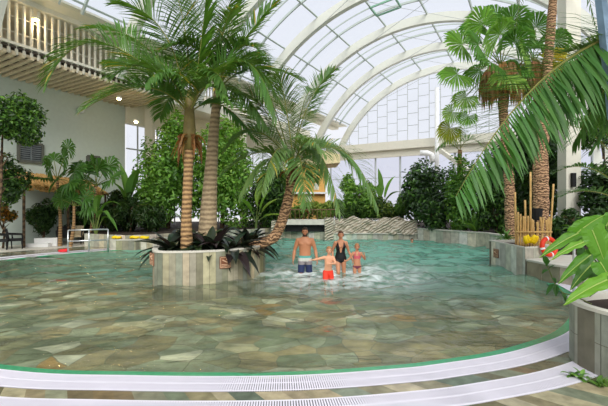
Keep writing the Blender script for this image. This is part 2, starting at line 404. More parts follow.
# water
m, nt, out = nodes('pool_water')
tc = N(nt, 'ShaderNodeTexCoord'); geo = N(nt, 'ShaderNodeNewGeometry')
def wn(scale, sxy, det):
    mp = N(nt, 'ShaderNodeMapping'); mp.inputs['Scale'].default_value = (sxy[0], sxy[1], 1); nt.links.new(tc.outputs['Object'], mp.inputs['Vector'])
    n = N(nt, 'ShaderNodeTexNoise', Scale=scale, Detail=det, Distortion=.6); nt.links.new(mp.outputs[0], n.inputs['Vector']); return n
w1, w2, w3 = wn(1.5, (1, 1.6), 2.0), wn(5.5, (1, 1.5), 3.0), wn(.55, (1, 1.2), 1.0)
a1 = N(nt, 'ShaderNodeMath', operation='MULTIPLY_ADD'); a1.inputs[1].default_value = .35; nt.links.new(w2.outputs[0], a1.inputs[0]); nt.links.new(w1.outputs[0], a1.inputs[2])
a2 = N(nt, 'ShaderNodeMath', operation='MULTIPLY_ADD'); a2.inputs[1].default_value = 1.2; nt.links.new(w3.outputs[0], a2.inputs[0]); nt.links.new(a1.outputs[0], a2.inputs[2])
bp = N(nt, 'ShaderNodeBump', Strength=1.0, Distance=.06); nt.links.new(a2.outputs[0], bp.inputs['Height'])
fr = N(nt, 'ShaderNodeFresnel', IOR=1.38); nt.links.new(bp.outputs[0], fr.inputs['Normal'])
tr = N(nt, 'ShaderNodeBsdfTransparent', Color=(.97, 1, .97, 1)); gl = N(nt, 'ShaderNodeBsdfGlossy', Roughness=.03); nt.links.new(bp.outputs[0], gl.inputs['Normal'])
mx = N(nt, 'ShaderNodeMixShader'); nt.links.new(fr.outputs[0], mx.inputs[0]); nt.links.new(tr.outputs[0], mx.inputs[1]); nt.links.new(gl.outputs[0], mx.inputs[2])
# foam where the family wades, spread wider as painted glare on the water
vs = N(nt, 'ShaderNodeVectorMath', operation='SUBTRACT'); vs.inputs[1].default_value = (.95, 11.0, 0); nt.links.new(geo.outputs['Position'], vs.inputs[0])
vq = N(nt, 'ShaderNodeVectorMath', operation='MULTIPLY'); vq.inputs[1].default_value = (.3, .34, 0); nt.links.new(vs.outputs[0], vq.inputs[0])
ln = N(nt, 'ShaderNodeVectorMath', operation='LENGTH'); nt.links.new(vq.outputs[0], ln.inputs[0])
fo = N(nt, 'ShaderNodeMapRange'); fo.inputs['From Min'].default_value = .1; fo.inputs['From Max'].default_value = 1.0; fo.inputs['To Min'].default_value = 1; fo.inputs['To Max'].default_value = 0; nt.links.new(ln.outputs['Value'], fo.inputs[0])
fn = wn(3.0, (1, 1.3), 8.0)
f2 = N(nt, 'ShaderNodeMapRange'); f2.inputs['From Min'].default_value = .38; f2.inputs['From Max'].default_value = .66; nt.links.new(fn.outputs[0], f2.inputs[0])
fm = N(nt, 'ShaderNodeMath', operation='MULTIPLY'); nt.links.new(fo.outputs[0], fm.inputs[0]); nt.links.new(f2.outputs[0], fm.inputs[1])
df = N(nt, 'ShaderNodeBsdfDiffuse', Color=(.86, .92, .92, 1))
mf = N(nt, 'ShaderNodeMixShader'); nt.links.new(fm.outputs[0], mf.inputs[0]); nt.links.new(mx.outputs[0], mf.inputs[1]); nt.links.new(df.outputs[0], mf.inputs[2])
# cloudy turquoise body of the deeper water
sxw = N(nt, 'ShaderNodeSeparateXYZ'); nt.links.new(geo.outputs['Position'], sxw.inputs[0])
lw = N(nt, 'ShaderNodeMath', operation='MULTIPLY_ADD'); lw.inputs[1].default_value = .35; nt.links.new(sxw.outputs['X'], lw.inputs[0]); nt.links.new(sxw.outputs['Y'], lw.inputs[2])
tw = N(nt, 'ShaderNodeMapRange', interpolation_type='SMOOTHSTEP'); tw.inputs['From Min'].default_value = 7.5; tw.inputs['From Max'].default_value = 16; tw.inputs['To Min'].default_value = .12; tw.inputs['To Max'].default_value = .68; nt.links.new(lw.outputs[0], tw.inputs[0])
db = N(nt, 'ShaderNodeBsdfDiffuse'); mc = N(nt, 'ShaderNodeMix', data_type='RGBA'); mc.inputs['A'].default_value = c4(S(186, 190, 150)); mc.inputs['B'].default_value = c4(S(62, 178, 162))
nt.links.new(tw.outputs[0], mc.inputs['Factor']); nt.links.new(mc.outputs['Result'], db.inputs['Color'])
mt = N(nt, 'ShaderNodeMixShader'); nt.links.new(tw.outputs[0], mt.inputs[0]); nt.links.new(tr.outputs[0], mt.inputs[1]); nt.links.new(db.outputs[0], mt.inputs[2]); nt.links.new(mt.outputs[0], mx.inputs[1])
nt.links.new(mf.outputs[0], out.inputs[0])
g = np.random.default_rng(4)
xs = np.arange(-11.6, 9.2, .055); ys = np.arange(3.9, 24, .055); X, Yg = np.meshgrid(xs, ys)
Xw = X+.35*np.sin(.9*Yg+.5*X)+.12*np.sin(2.3*X+1.7*Yg); Yw = Yg+.35*np.sin(.8*X+1.3)+.1*np.sin(2.9*Yg-1.9*X)
Zw = np.zeros_like(X)
for i in range(34):
    lam = .3*(1.9/.3)**(i/33); a = g.uniform(0, 6.28) if i % 3 else g.normal(1.57, .5); kk = 6.283/lam
    Zw += (.047/kk)*np.sin(kk*(Xw*np.cos(a)+Yw*np.sin(a))+g.uniform(0, 6.28))
RX, RY = np.array([p.x for p in rim]), np.array([p.y for p in rim]); RX, RY = CEN.x+(RX-CEN.x)*1.004, CEN.y+(RY-CEN.y)*1.004
cxs, cys = X[:-1, :-1]+.0275, Yg[:-1, :-1]+.0275; ins = np.zeros(cxs.shape, bool)
for i in range(K):
    j = (i+1) % K; c1, c2 = RY[i] > cys, RY[j] > cys
    with np.errstate(divide='ignore', invalid='ignore'): ins ^= (c1 != c2) & (cxs < (RX[j]-RX[i])*(cys-RY[i])/(RY[j]-RY[i])+RX[i])
lo = [p for p in arc if p.y < 12.4]; calm = np.clip((Yg-np.interp(X, [p.x for p in lo], [p.y for p in lo]))/1.6, .12, 1); Zw = np.clip(Zw*calm*1.6, -.06, .06)-.004
idx = np.arange(X.size).reshape(X.shape); q = np.stack([idx[:-1, :-1], idx[:-1, 1:], idx[1:, 1:], idx[1:, :-1]], -1)[ins]
us, inv = np.unique(q, return_inverse=True); pts3 = np.stack([X.ravel(), Yg.ravel(), Zw.ravel()], 1)[us]
struct(mk('water', pts3.tolist(), inv.reshape(q.shape).tolist(), m, smooth=True))
# green edge, grates, stone band
n = len(arc)
mb = MB()
for i in range(0, n-8, 8):
    a, b = i, i+8
    mb.add([off(a, -.17, .006), off(b, -.17, .006), off(b, -.03, .02), off(a, -.03, .02), off(b, 0, .03), off(a, 0, .03)], [(0, 1, 2, 3), (3, 2, 4, 5)])
struct(mb.build('trim_1', GREENT))
def grate(name, d0, d1):
    mb = MB()
    for i in range(0, n-1):
        h = .0078
        t = V((-nar[i].y, nar[i].x, 0))
        a0, a1 = off(i, d0), off(i, d1)
        vs = [a0-t*h, a0+t*h, a1+t*h, a1-t*h]
        vs = [V((p.x, p.y, .034)) for p in vs]+[V((p.x, p.y, .008)) for p in vs]
        mb.add(vs, [(0, 1, 2, 3), (0, 4, 5, 1), (2, 6, 7, 3), (0, 3, 7, 4), (1, 5, 6, 2)])
    for d in (d0, (d0+d1)/2, d1):
        for i in range(0, n-8, 8):
            mb.add([off(i, d-.012, .0345), off(i+8, d-.012, .0345), off(i+8, d+.012, .0345), off(i, d+.012, .0345)], [(0, 1, 2, 3)])
    struct(mb.build(name, GRATE))
grate('trim_2', .005, .335); grate('trim_3', .545, .875)
mb = MB()
for i in range(0, n-8, 8):
    mb.add([off(i, 0, .0), off(i+8, 0, .0), off(i+8, .88, .0), off(i, .88, .0)], [(0, 1, 2, 3)])
struct(mb.build('floor_drain', DARK))
SL = [S(112, 120, 100), S(92, 102, 86), S(148, 138, 110), S(132, 122, 94), S(110, 96, 70), S(124, 128, 108), S(160, 150, 122), S(98, 94, 70)]
def planks(mb, d0, d1, w, z, skew=0.0):
    s = max(1, int(w/.024)); i = 0
    while i < n-1:
        j = min(n-1, i+int(s*rnd.uniform(.7, 1.4))); c = jit(rnd.choice(SL), .1); k = i
        while k < j:
            e = min(j, k+4); mb.add([off(k, d0, z), off(e, d0, z), off(min(n-1, e+int(skew)), d1, z), off(min(n-1, k+int(skew)), d1, z)], [(0, 1, 2, 3)], c); k = e
        i = j
mb = MB(); planks(mb, .35, .53, .24, .03, 5); struct(mb.build('trim_4', ATTW))
mb = MB(); planks(mb, .89, 1.7, .26, .03, 14); planks(mb, 1.7, 2.6, .3, .03, 10)
struct(mb.build('floor_stone', ATTW))
# deck of pale tiles
mb = MB()
inner = [off(i, 2.55 if arc[i].y < 8.5 and arc[i].x > -10 else .885, .02) for i in range(0, n, 8)]+[V((p.x, p.y, .02)) for p in rest]
Kd = len(inner)
for i in range(Kd):
    a, b = inner[i], inner[(i+1) % Kd]; o1 = CEN+(a-CEN).normalized()*55; o2 = CEN+(b-CEN).normalized()*55
    mb.add([a, b, (o2.x, o2.y, .02), (o1.x, o1.y, .02)], [(3, 2, 1, 0)])
struct(mb.build('floor', mat('deck_tile', S(226, 220, 208), .55, var=.05, vscale=2)))
# ------------------------------------------------------------------ the glazed hall
UC, ZC, RR, VE = -7.2, 3.2, 12.4, 38.4
def arcp(a, v, r=RR): return B(UC-r*math.cos(a), v, ZC+r*math.sin(a))    # a = 0 at the left springing
A0, A1 = math.radians(26), math.radians(175)
AV = [VE-5.3*i for i in range(8)]
mb = MB(); na = 60
for vi, (va, vb) in enumerate(zip(AV, AV[1:])):
    for i in range(na):
        x, y = math.radians(36)+(A1-math.radians(36))*i/na, math.radians(36)+(A1-math.radians(36))*(i+1)/na
        mb.add([arcp(x, va), arcp(y, va), arcp(y, vb), arcp(x, vb)], [(0, 1, 2, 3)])
struct(mb.build('ceiling', GLASS, smooth=True))
tn = 10
def arch(v, w, h, m, rad, a0=A0):
    global tn
    mb = MB(); pts = [(a0+(A1-a0)*i/64) for i in range(65)]
    for a, b in zip(pts, pts[1:]):
        q = [arcp(a, v-w/2, rad-h), arcp(a, v+w/2, rad-h), arcp(a, v+w/2, rad), arcp(a, v-w/2, rad), arcp(b, v-w/2, rad-h), arcp(b, v+w/2, rad-h), arcp(b, v+w/2, rad), arcp(b, v-w/2, rad)]
        mb.add(q, [(0, 4, 5, 1), (1, 5, 6, 2), (2, 6, 7, 3), (3, 7, 4, 0)])
    struct(mb.build('trim_%d' % tn, m)); tn += 1
for v in AV: arch(v, .36, .62, ARCHM, RR-.12)
for v in AV[:-1]:
    arch(v-5.3*.42, .09, .14, FRAME, RR-.02, math.radians(36)); arch(v-5.3*.6, .05, .08, FRAME, RR-.02, math.radians(36))
mb = MB()
for deg in (38, 52, 66, 80, 94, 108, 122, 136, 150, 164):
    a = math.radians(deg); mb.beam(arcp(a, AV[-1], RR-.06), arcp(a, VE, RR-.06), .09, .14, up=(arcp(a, 0)-B(UC, 0, ZC)).normalized())
struct(mb.build('trim_%d' % tn, FRAME)); tn += 1
mb = MB()   # tie cables
for k, v in enumerate(AV[:-1]):
    mb.tube([arcp(math.radians(55), v, RR-.7), arcp(math.radians(108), v-5.3, RR-.6)], .014, 5)
    mb.tube([arcp(math.radians(118), v, RR-.7), arcp(math.radians(80), v-5.3, RR-.6)], .012, 5)
struct(mb.build('trim_%d' % tn, MULL)); tn += 1
mb = MB()   # roof hatch frame
for dv in (0, 1.3):
    mb.beam(arcp(math.radians(80), 24.5+dv, RR-.14), arcp(math.radians(88), 24.5+dv, RR-.14), .1, .1)
for d in (80, 88): mb.beam(arcp(math.radians(d), 24.5, RR-.14), arcp(math.radians(d), 25.8, RR-.14), .1, .1)
struct(mb.build('window_1', mat('hatch_green', S(130, 176, 150), .5)))
# end wall: glazing above the beam
zb0, zb1 = 7.3, 8.45
mb = MB(); NA = 48
pts = [arcp(math.radians(25.3)+(math.radians(154.7)-math.radians(25.3))*i/NA, VE-.05, RR-.2) for i in range(NA+1)]
mb.add(pts, [tuple(range(NA+1))]); struct(mb.build('window_2', GLASS))
mb = MB(); u = -18.0
def ztop(u): return ZC+math.sqrt(max(0, (RR-.2)**2-(u-UC)**2))
k = 0
while u < 5:
    if abs(u-UC) < RR-.4:
        zt = ztop(u)
        if zt > zb1+.2: mb.beam(B(u, VE-.1, zb1), B(u, VE-.1, zt), .05, .05, up=V((0, 1, 0)))
        for zi, z in enumerate((9.55, 10.75, 11.95, 13.15, 14.3)):
            z += .45*(k % 3 == 1)-.35*(k % 3 == 2)
            if z < min(ztop(u), ztop(u+1.05) if abs(u+1.05-UC) < RR-.4 else 0): mb.beam(B(u, VE-.1, z), B(u+1.05, VE-.1, z), .045, .045)
    u += 1.05; k += 1
struct(mb.build('trim_%d' % tn, MULL)); tn += 1
mb = MB()
mb.beam(B(-19.4, VE-.4, 8.05), B(6.5, VE-.4, 8.05), .9, .8); mb.beam(B(-19.4, VE-.2, 7.25), B(6.5, VE-.2, 7.25), .5, .55); mb.beam(B(-19.4, VE-.25, 7.6), B(6.5, VE-.25, 7.6), .3, .2)
struct(mb.build('trim_%d' % tn, CREAM)); tn += 1
mb = MB(); mb.add([B(-19.4, VE, .5), B(6.5, VE, .5), B(6.5, VE, 7.2), B(-19.4, VE, 7.2)], [(0, 1, 2, 3)])
struct(mb.build('window_3', glass('tinted_glass', (.80, .81, .90))))
mb = MB()
for u in np.arange(-19.2, 6.4, 2.6): mb.beam(B(u, VE-.1, 0), B(u, VE-.1, 7.2), .16, .2, up=V((0, 1, 0)))
mb.beam(B(-19.4, VE-.1, 4.9), B(6.5, VE-.1, 4.9), .08, .06)
struct(mb.build('trim_%d' % tn, MULL)); tn += 1
# white mast with pipe elbow before the end wall
t0 = onV(437, 60, 36.8); mb = MB()
mb.tube([V((t0.x, t0.y, .5)), V((t0.x, t0.y, 12.9))], .2, 12)
q = V((t0.x, t0.y, 6.9)); mb.tube([q+V((-1.5, .2, 0)), q+V((-.9, .1, 0)), q+V((-.5, .05, -.15)), q+V((-.35, 0, -.9))], .26, 10)
struct(mb.build('trim_%d' % tn, WHITE, smooth=True)); tn += 1
mb = MB(); e0 = onV(452, 165, 36.0)
mb.beam(onV(440, 150, 36), onV(470, 172, 34), .3, .35); mb.beam(onV(462, 160, 35), V((e0.x+.8, e0.y, .5)), .45, .45, up=V((0, 1, 0)))
struct(mb.build('trim_%d' % tn, CREAM)); tn += 1
# left gallery
UG, UW = -18.5, -22.0
zg0, zg1 = 8.3, 10.4
mb = MB(); mb.add([B(UW, -8, 0), B(UW, 15.1, 0), B(UW, 15.1, 9.2), B(UW, -8, 9.2)], [(0, 1, 2, 3)]); mb.add([B(UW-.3, 15.1, 0), B(UW, 15.1, 0), B(UW, 15.1, 9.2), B(UW-.3, 15.1, 9.2)], [(3, 2, 1, 0)])
struct(mb.build('wall_left', WALLP))
mb = MB()
mb.beam(B(UG-1.7, -8, zg0+.4), B(UG-1.7, VE, zg0+.35), 3.6, .12)          # gallery slab
mb.beam(B(UG, 15.3, zg0+.05), B(UG, VE, zg0+.05), .35, .55)               # edge beam beyond the grille
mb.beam(B(UG-.2, -8, zg1+.18), B(UG-.2, VE, zg1+.18), .8, .3)
mb.beam(B(UG+.6, -8, zg1+.3), B(UG+.6, VE, zg1+.3), 1.3, .1)
mb.beam(B(-23.5, -8, zg1+.1), B(-23.5, 16, zg1+.1), 9, .1)
struct(mb.build('ceiling_gallery', CREAM))
mb = MB(); mb.add([B(UG-3.4, -8, zg0), B(UG-3.4, VE, zg0), B(UG-3.4, VE, zg1+.2), B(UG-3.4, -8, zg1+.2)], [(0, 1, 2, 3)])
struct(mb.build('wall_gallery', mat('beige_wall', S(210, 206, 190), .8)))
mb = MB(); v = -6.0
while v < 20:
    mb.beam(B(UG, v, zg0-.05), B(UG, v, zg1), .075, .1, up=V((0, 1, 0))); v += .28
for z in (zg0+.9, zg0+1.55): mb.beam(B(UG-.1, -6, z), B(UG-.1, 20, z), .04, .04)
struct(mb.build('trim_%d' % tn, CREAM)); tn += 1
mb = MB(); v = -6.0
while v < 15.5:
    mb.beam(B(UG+.1, v, zg0-.06), B(UW, v, zg0-.06), .13, .12); v += .34
for u in (-18.6, -19.4, -20.3, -21.2): mb.beam(B(u, -6, zg0+.06), B(u, 15.5, zg0+.06), .1, .1)
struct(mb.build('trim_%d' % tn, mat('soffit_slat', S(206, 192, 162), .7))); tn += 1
mb = MB(); mb.beam(B(UG-1.7, -6, zg0+.24), B(UG-1.7, 15.5, zg0+.24), 3.5, .08); struct(mb.build('ceiling_gap_shade', mat('slat_gap_shade', S(74, 66, 56), .9))); mb = MB()  # dark board added above the slats so their gaps look shaded
mb = MB()
for v in (22.4, 27.8, 33.1): mb.beam(B(UG, v, 0), B(UG, v, zg0), .42, .42, up=V((0, 1, 0)))
mb.beam(B(UW+.3, 16.7, 0), B(UW+.3, 16.7, zg0+.2), .5, .5, up=V((0, 1, 0)))
struct(mb.build('trim_%d' % tn, CREAM)); tn += 1
mb = MB(); mb.add([B(UW, 15.2, 0), B(UW, VE, 0), B(UW, VE, zg0+.3), B(UW, 15.2, zg0+.3)], [(0, 1, 2, 3)]); struct(mb.build('window_4', GLASS)); mb = MB(); mb.beam(B(UW, 15.12, 7.9), B(UW, VE, 7.9), .3, 1.5); struct(mb.build('trim_%d' % tn, CREAM)); tn += 1
mb = MB()
for v in np.arange(16, VE, 1.5): mb.beam(B(UW, v, 0), B(UW, v, zg0+.3), .08, .08, up=V((0, 1, 0)))
for z in (1.2, 3.4, 5.6, 7.8): mb.beam(B(UW, 15.2, z), B(UW, VE, z), .08, .08)
struct(mb.build('trim_%d' % tn, MULL)); tn += 1
# windows in the left wall
def wall_window(nm, x0, x1, y0, y1):
    a, b = onU(x0, y0, UW), onU(x1, y1, UW); mb = MB(); n_ = B(1, 0, 0)
    pa, pb = V((a.x, a.y, 0)), V((b.x, b.y, 0)); z0, z1 = min(a.z, b.z), max(a.z, b.z)
    A, Bq, Cq, D = pa+V((0, 0, z0)), pb+V((0, 0, z0)), pb+V((0, 0, z1)), pa+V((0, 0, z1)); o = n_*.06
    for s, e in ((A, Bq), (Bq, Cq), (Cq, D), (D, A)): mb.beam(s+o, e+o, .12, .12, up=n_)
    w = struct(mb.build(nm, mat('window_frame', S(96, 98, 90), .6)))
    mb = MB(); mb.add([A+n_*.03, Bq+n_*.03, Cq+n_*.03, D+n_*.03], [(0, 1, 2, 3)]); mb.build('pane', mat('dark_pane', S(46, 52, 56), .15, spec=.6), w)
    mb = MB()
    for i in range(1, 9): mb.beam(A.lerp(D, i/9)+n_*.06, Bq.lerp(Cq, i/9)+n_*.06, .03, .05)
    mb.beam(A.lerp(Bq, .5)+n_*.08, D.lerp(Cq, .5)+n_*.08, .06, .06, up=n_)
    mb.build('blind', mat('blind_slats', S(110, 118, 120), .5), w)
wall_window('window_5', 18, 42, 142, 163); wall_window('window_6', 87, 99, 156, 166)
# right hand side of the hall
mb = MB(); c = P(569, HY, 17.5); mb.prism([(c.x-.33, c.y-.3), (c.x+.33, c.y-.3), (c.x+.33, c.y+.3), (c.x-.33, c.y+.3)], .5, 12.2)
struct(mb.build('trim_%d' % tn, CREAM)); tn += 1
c = P(573.5, 180, 17.1); mb = MB(); mb.box(c, (.16, .14, .62)); mb.box(c+V((0, .07, 0)), (.1, .1, .4)); tag(mb.build('wall_speaker', BLACKP, loc=c), 'small dark box fixture on the cream column', 'speaker')
mb = MB(); a, b = B(5.3, 2, 0), B(5.3, VE, 0)
mb.add([V((a.x, a.y, 0)), V((b.x, b.y, 0)), V((b.x, b.y, 4.6)), V((a.x, a.y, 4.6))], [(0, 1, 2, 3)])
struct(mb.build('window_7', GLASS))
mb = MB()
for v in np.arange(2, VE, 2.2): mb.beam(B(5.25, v, 0), B(5.25, v, 4.6), .1, .1, up=V((0, 1, 0)))
for z in (1.5, 3.1, 4.6): mb.beam(B(5.25, 2, z), B(5.25, VE, z), .1, .12)
struct(mb.build('trim_%d' % tn, MULL)); tn += 1
mb = MB(); mb.beam(P(601, 0, 6.2), P(611, 92, 6.2), .09, .14, up=V((0, 1, 0))); mb.beam(P(601, 0, 6.2), P(590, -95, 6.2), .09, .14, up=V((0, 1, 0))); q = P(611, 92, 6.2); mb.beam(q, V((q.x+.35, q.y, .0)), .09, .14, up=V((0, 1, 0)))
struct(mb.build('trim_%d' % tn, mat('blue_grey_steel', S(126, 152, 176), .5))); tn += 1
# ------------------------------------------------------------------ beds, walls and planters
def clad(poly, z0, z1, w, pal, name, parent=None, closed=True, rows=1, m=None, jitter=.16):
    """a wall of upright slabs around a plan outline"""
    mb = MB(); P_ = [V((p[0], p[1], 0)) for p in poly]; 
    if closed: P_ = P_+[P_[0]]
    pts = resample(P_, w)+[P_[-1]]
    for a, b in zip(pts, pts[1:]):
        if (b-a).length < 1e-3: continue
        for r in range(rows):
            za, zc = z0+(z1-z0)*r/rows, z0+(z1-z0)*(r+1)/rows; d = (b-a).normalized()*.004
            mb.add([(a.x+d.x, a.y+d.y, za+.004), (b.x-d.x, b.y-d.y, za+.004), (b.x-d.x, b.y-d.y, zc-.004), (a.x+d.x, a.y+d.y, zc-.004)], [(0, 1, 2, 3)], jit(rnd.choice(pal), jitter))
    return mb, mb.build(name, m or ATT, parent)
TILE = [S(168, 160, 132), S(142, 142, 122), S(186, 176, 148), S(120, 118, 98), S(154, 142, 106), S(132, 136, 120)]
PALE = [S(206, 200, 184), S(194, 190, 176), S(214, 208, 194), S(184, 180, 166)]
def smooth_loop(pts, k):
    out = []; L = len(pts)
    for i in range(L):
        a, b, c, d = [V((*pts[(i+j) % L], 0)) for j in (-1, 0, 1, 2)]
        for s in range(k):
            f = s/k; out.append(.5*((2*b)+(c-a)*f+(2*a-5*b+4*c-d)*f*f+(3*b-a-3*c+d)*f**3))
    return out
def inset(poly, d):
    cx = sum(p[0] for p in poly)/len(poly); cy = sum(p[1] for p in poly)/len(poly)
    return [(p[0]+(cx-p[0])*d/math.hypot(p[0]-cx, p[1]-cy), p[1]+(cy-p[1])*d/math.hypot(p[0]-cx, p[1]-cy)) for p in poly]
def planter(name, label, outline, z0, z1, w, pal, thick=.14, rows=1, core=True, copm=None):
    cx = sum(p[0] for p in outline)/len(outline); cy = sum(p[1] for p in outline)/len(outline)
    r = thing(name, label, 'planter', (cx, cy, z0))
    clad(outline, z0, z1, w, pal, 'tile_cladding', r, rows=rows, jitter=.05 if rows > 1 else .14)
    mb = MB(); i1 = inset(outline, .012); n_ = len(outline)
    mb.prism(i1, z0, z1-.02, top=False)
    mb.build('core', mat('grout', S(120, 116, 100), .9), r)
    mb = MB(); i2 = inset(outline, thick); o2 = inset(outline, -.01)
    for i in range(n_):
        j = (i+1) % n_
        mb.add([(*o2[i][:2], z1+.02), (*o2[j][:2], z1+.02), (*i2[j][:2], z1+.02), (*i2[i][:2], z1+.02), (*o2[i][:2], z1-.02), (*o2[j][:2], z1-.02), (*i2[j][:2], z1-.15), (*i2[i][:2], z1-.15)], [(0, 1, 2, 3), (0, 4, 5, 1), (3, 2, 6, 7)])
    mb.build('coping', copm or CONC, r)
    mb = MB(); mb.add([(*p[:2], z1-.06) for p in inset(outline, thick-.01)], [tuple(range(n_))]); mb.build('soil', SOIL, r)
    return r
isl = smooth_loop([(-3.86, 9.8), (-3.6, 9.42), (-3.2, 9.36), (-2.47, 9.5), (-1.85, 9.89), (-1.3, 10.7), (-1.2, 11.8), (-1.9, 12.8), (-3, 13.0), (-4.1, 12.5), (-4.3, 11.4), (-4.05, 10.4)], 6)
isl = [(p.x, p.y) for p in isl]
ip = planter('island_planter', 'round planter of upright stone slabs standing in the pool under the palms', isl, -.75, .8, .16, TILE)
def plaque(parent, c, nrm, s):
    nrm = V(nrm).normalized(); t = V((-nrm.y, nrm.x, 0)); R = Matrix((t, nrm, V((0, 0, 1)))).transposed(); c = V(c)
    mb = MB(); mb.box(c, (s, .02, s), R); pl = mb.build('plaque', PLAQ, parent)
    mb = MB(); o = nrm*.013
    for dz in (-.3, -.18): mb.box(c+o+V((0, 0, dz*s)), (s*.7, .006, s*.05), R)
    mb.ell(c+o+t*(.12*s)+V((0, 0, .26*s)), (.07*s, .02, .07*s), 8, 6)
    mb.beam(c+o+t*(-.26*s)+V((0, 0, .22*s)), c+o+t*(.1*s)+V((0, 0, .02*s)), .02, .09*s); mb.beam(c+o+t*(-.02*s)+V((0, 0, .1*s)), c+o+t*(.26*s)+V((0, 0, -.02*s)), .02, .06*s)
    for dx in (-.42, .42): mb.box(c+o+t*(dx*s), (.04*s, .006, .88*s), R)
    for dz in (-.42, .42): mb.box(c+o+V((0, 0, dz*s)), (.88*s, .006, .04*s), R)
    mb.build('pictogram', PLAQL, pl)
plaque(ip, (-1.99, 9.74, .5), (.52, -.85, 0), .3); plaque(ip, (-3.80, 9.62, .6), (-.75, -.6, 0), .3)
# foreground planter
fpo = smooth_loop([(3.14, 4.62), (3.17, 4.15), (3.35, 3.5), (3.9, 3.0), (5.0, 2.9), (5.6, 3.8), (5.2, 5.0), (4.2, 5.2), (3.4, 5.0)], 5)
fpo = [(p.x+.1, p.y) for p in fpo]
GREYT = [S(150, 152, 138), S(158, 158, 144), S(145, 148, 134)]
fp = planter('stone_planter', 'tall grey tiled planter beside the white grates holding a big leafed plant', fpo, .02, .75, .4, GREYT, .1, 2)
# beds round the back and the right
mb = MB(); bed = [(6.25, 12.85), (8.62, 15.05), (8.62, 18.3), (7.32, 20.6), (6.62, 22.25), (7.5, 34), (22, 34), (22, 11.6), (6.9, 11.6), (6.3, 12.2)]
mb.prism([(x, y) for x, y in bed], .0, .6, bottom=False); struct(mb.build('floor_bed', SOIL))
mb2, o = clad([(6.2, 12.75), (8.57, 15.0), (8.57, 18.3), (7.27, 20.6), (6.55, 22.25)], -.3, .66, .5, PALE, 'wall_right', closed=False); struct(o)
mb = MB(); cp = [(6.2, 12.75), (8.57, 15.0), (8.57, 18.3), (7.27, 20.6), (6.55, 22.25)]
for a, b in zip(cp, cp[1:]): mb.beam(V((a[0]+.1, a[1], .67)), V((b[0]+.1, b[1], .67)), .28, .05)
struct(mb.build('trim_%d' % tn, CONC)); tn += 1
# pale block and ledge to the right of the pool
blk = [(6.06, 10.55), (6.75, 10.85), (7.4, 11.6), (7.4, 12.9), (6.2, 12.9)]
bp_ = planter('planter_block', 'pale slab sided planter block at the pool edge holding the bamboo fence', blk, -.5, .78, .34, PALE, .12)
plaque(bp_, (6.13, 12.3, .42), (-1, -.06, 0), .28)
led = [(6.07, 10.5), (6.2, 9.55), (6.45, 8.95), (7.2, 8.6), (9.5, 8.6), (9.5, 11.4), (7.4, 11.4), (6.75, 10.8)]
lg = thing('stone_ledge', 'low pale stone ledge with mottled face in front of the life ring', 'ledge', (7.5, 9.8, .02))
clad(led, -.4, .44, .55, [S(186, 178, 158), S(168, 158, 138), S(150, 142, 120)], 'tile_cladding', lg)
mb = MB(); mb.prism(inset(led, -.02), .43, .48); mb.build('coping', CONC, lg)
# rock wall across the far end of the pool
m_rock, nt, out = nodes('rock_face')
tc = N(nt, 'ShaderNodeTexCoord'); mp = N(nt, 'ShaderNodeMapping'); mp.inputs['Rotation'].default_value = (0, math.radians(-62), 0); nt.links.new(tc.outputs['Object'], mp.inputs['Vector'])
wv = N(nt, 'ShaderNodeTexWave', Scale=2.3, Distortion=6.0, Detail=4.0); wv.inputs['Detail Scale'].default_value = 1.2; nt.links.new(mp.outputs[0], wv.inputs['Vector'])
cr = N(nt, 'ShaderNodeValToRGB'); cr.color_ramp.elements[0].color = c4(S(170, 156, 130)); cr.color_ramp.elements[1].color = c4(S(222, 212, 192)); cr.color_ramp.elements[1].position = .6; nt.links.new(wv.outputs['Fac'], cr.inputs[0])
p = N(nt, 'ShaderNodeBsdfPrincipled', Roughness=.9); nt.links.new(cr.outputs[0], p.inputs['Base Color']); b_ = N(nt, 'ShaderNodeBump', Strength=1.0, Distance=.1); nt.links.new(wv.outputs['Fac'], b_.inputs['Height']); nt.links.new(b_.outputs[0], p.inputs['Normal']); nt.links.new(p.outputs[0], out.inputs[0])
mb = MB(); nx, nz = 90, 14; g = random.Random(5)
xs0, xs1 = 1.4, 6.6
def rk(x, z):
    return .22*abs(math.sin((x*.8+z*2.4)*3.1+math.sin(x*1.3)))+.2*math.sin(x*2.1+z*3.3+math.sin(x*.9)*2)+.18*math.sin(x*5.2-z*7.1)+.1*math.sin(x*11+z*13)
vs = []
for i in range(nx+1):
    for j in range(nz+1):
        x = xs0+(xs1-xs0)*i/nx; top = 1.22+.1*math.sin(x*2.7)+.06*math.sin(x*7); z = .32+(top-.32)*j/nz
        vs.append((x, 22.62-.05*(x-1.5)+.05+.4*rk(x, z)-.25*(1-j/nz)+.2*j/nz, z))
fs = [(i*(nz+1)+j, (i+1)*(nz+1)+j, (i+1)*(nz+1)+j+1, i*(nz+1)+j+1) for i in range(nx) for j in range(nz)]
mb.add(vs, fs)
mb.add([(xs0, 22.9, 1.2), (xs1, 22.7, 1.2), (xs1, 25, 1.15), (xs0, 25, 1.15)], [(0, 1, 2, 3)])
struct(mb.build('wall_rock', m_rock, smooth=True))
mb2, o = clad([(1.3, 22.6), (6.55, 22.3)], -1.3, .36, .3, [S(206, 204, 186), S(190, 190, 172), S(170, 168, 150)], 'wall_back', closed=False); struct(o)
mb = MB(); mb.beam(V((1.3, 22.7, .36)), V((6.6, 22.4, .36)), .35, .06); struct(mb.build('trim_%d' % tn, CONC)); tn += 1
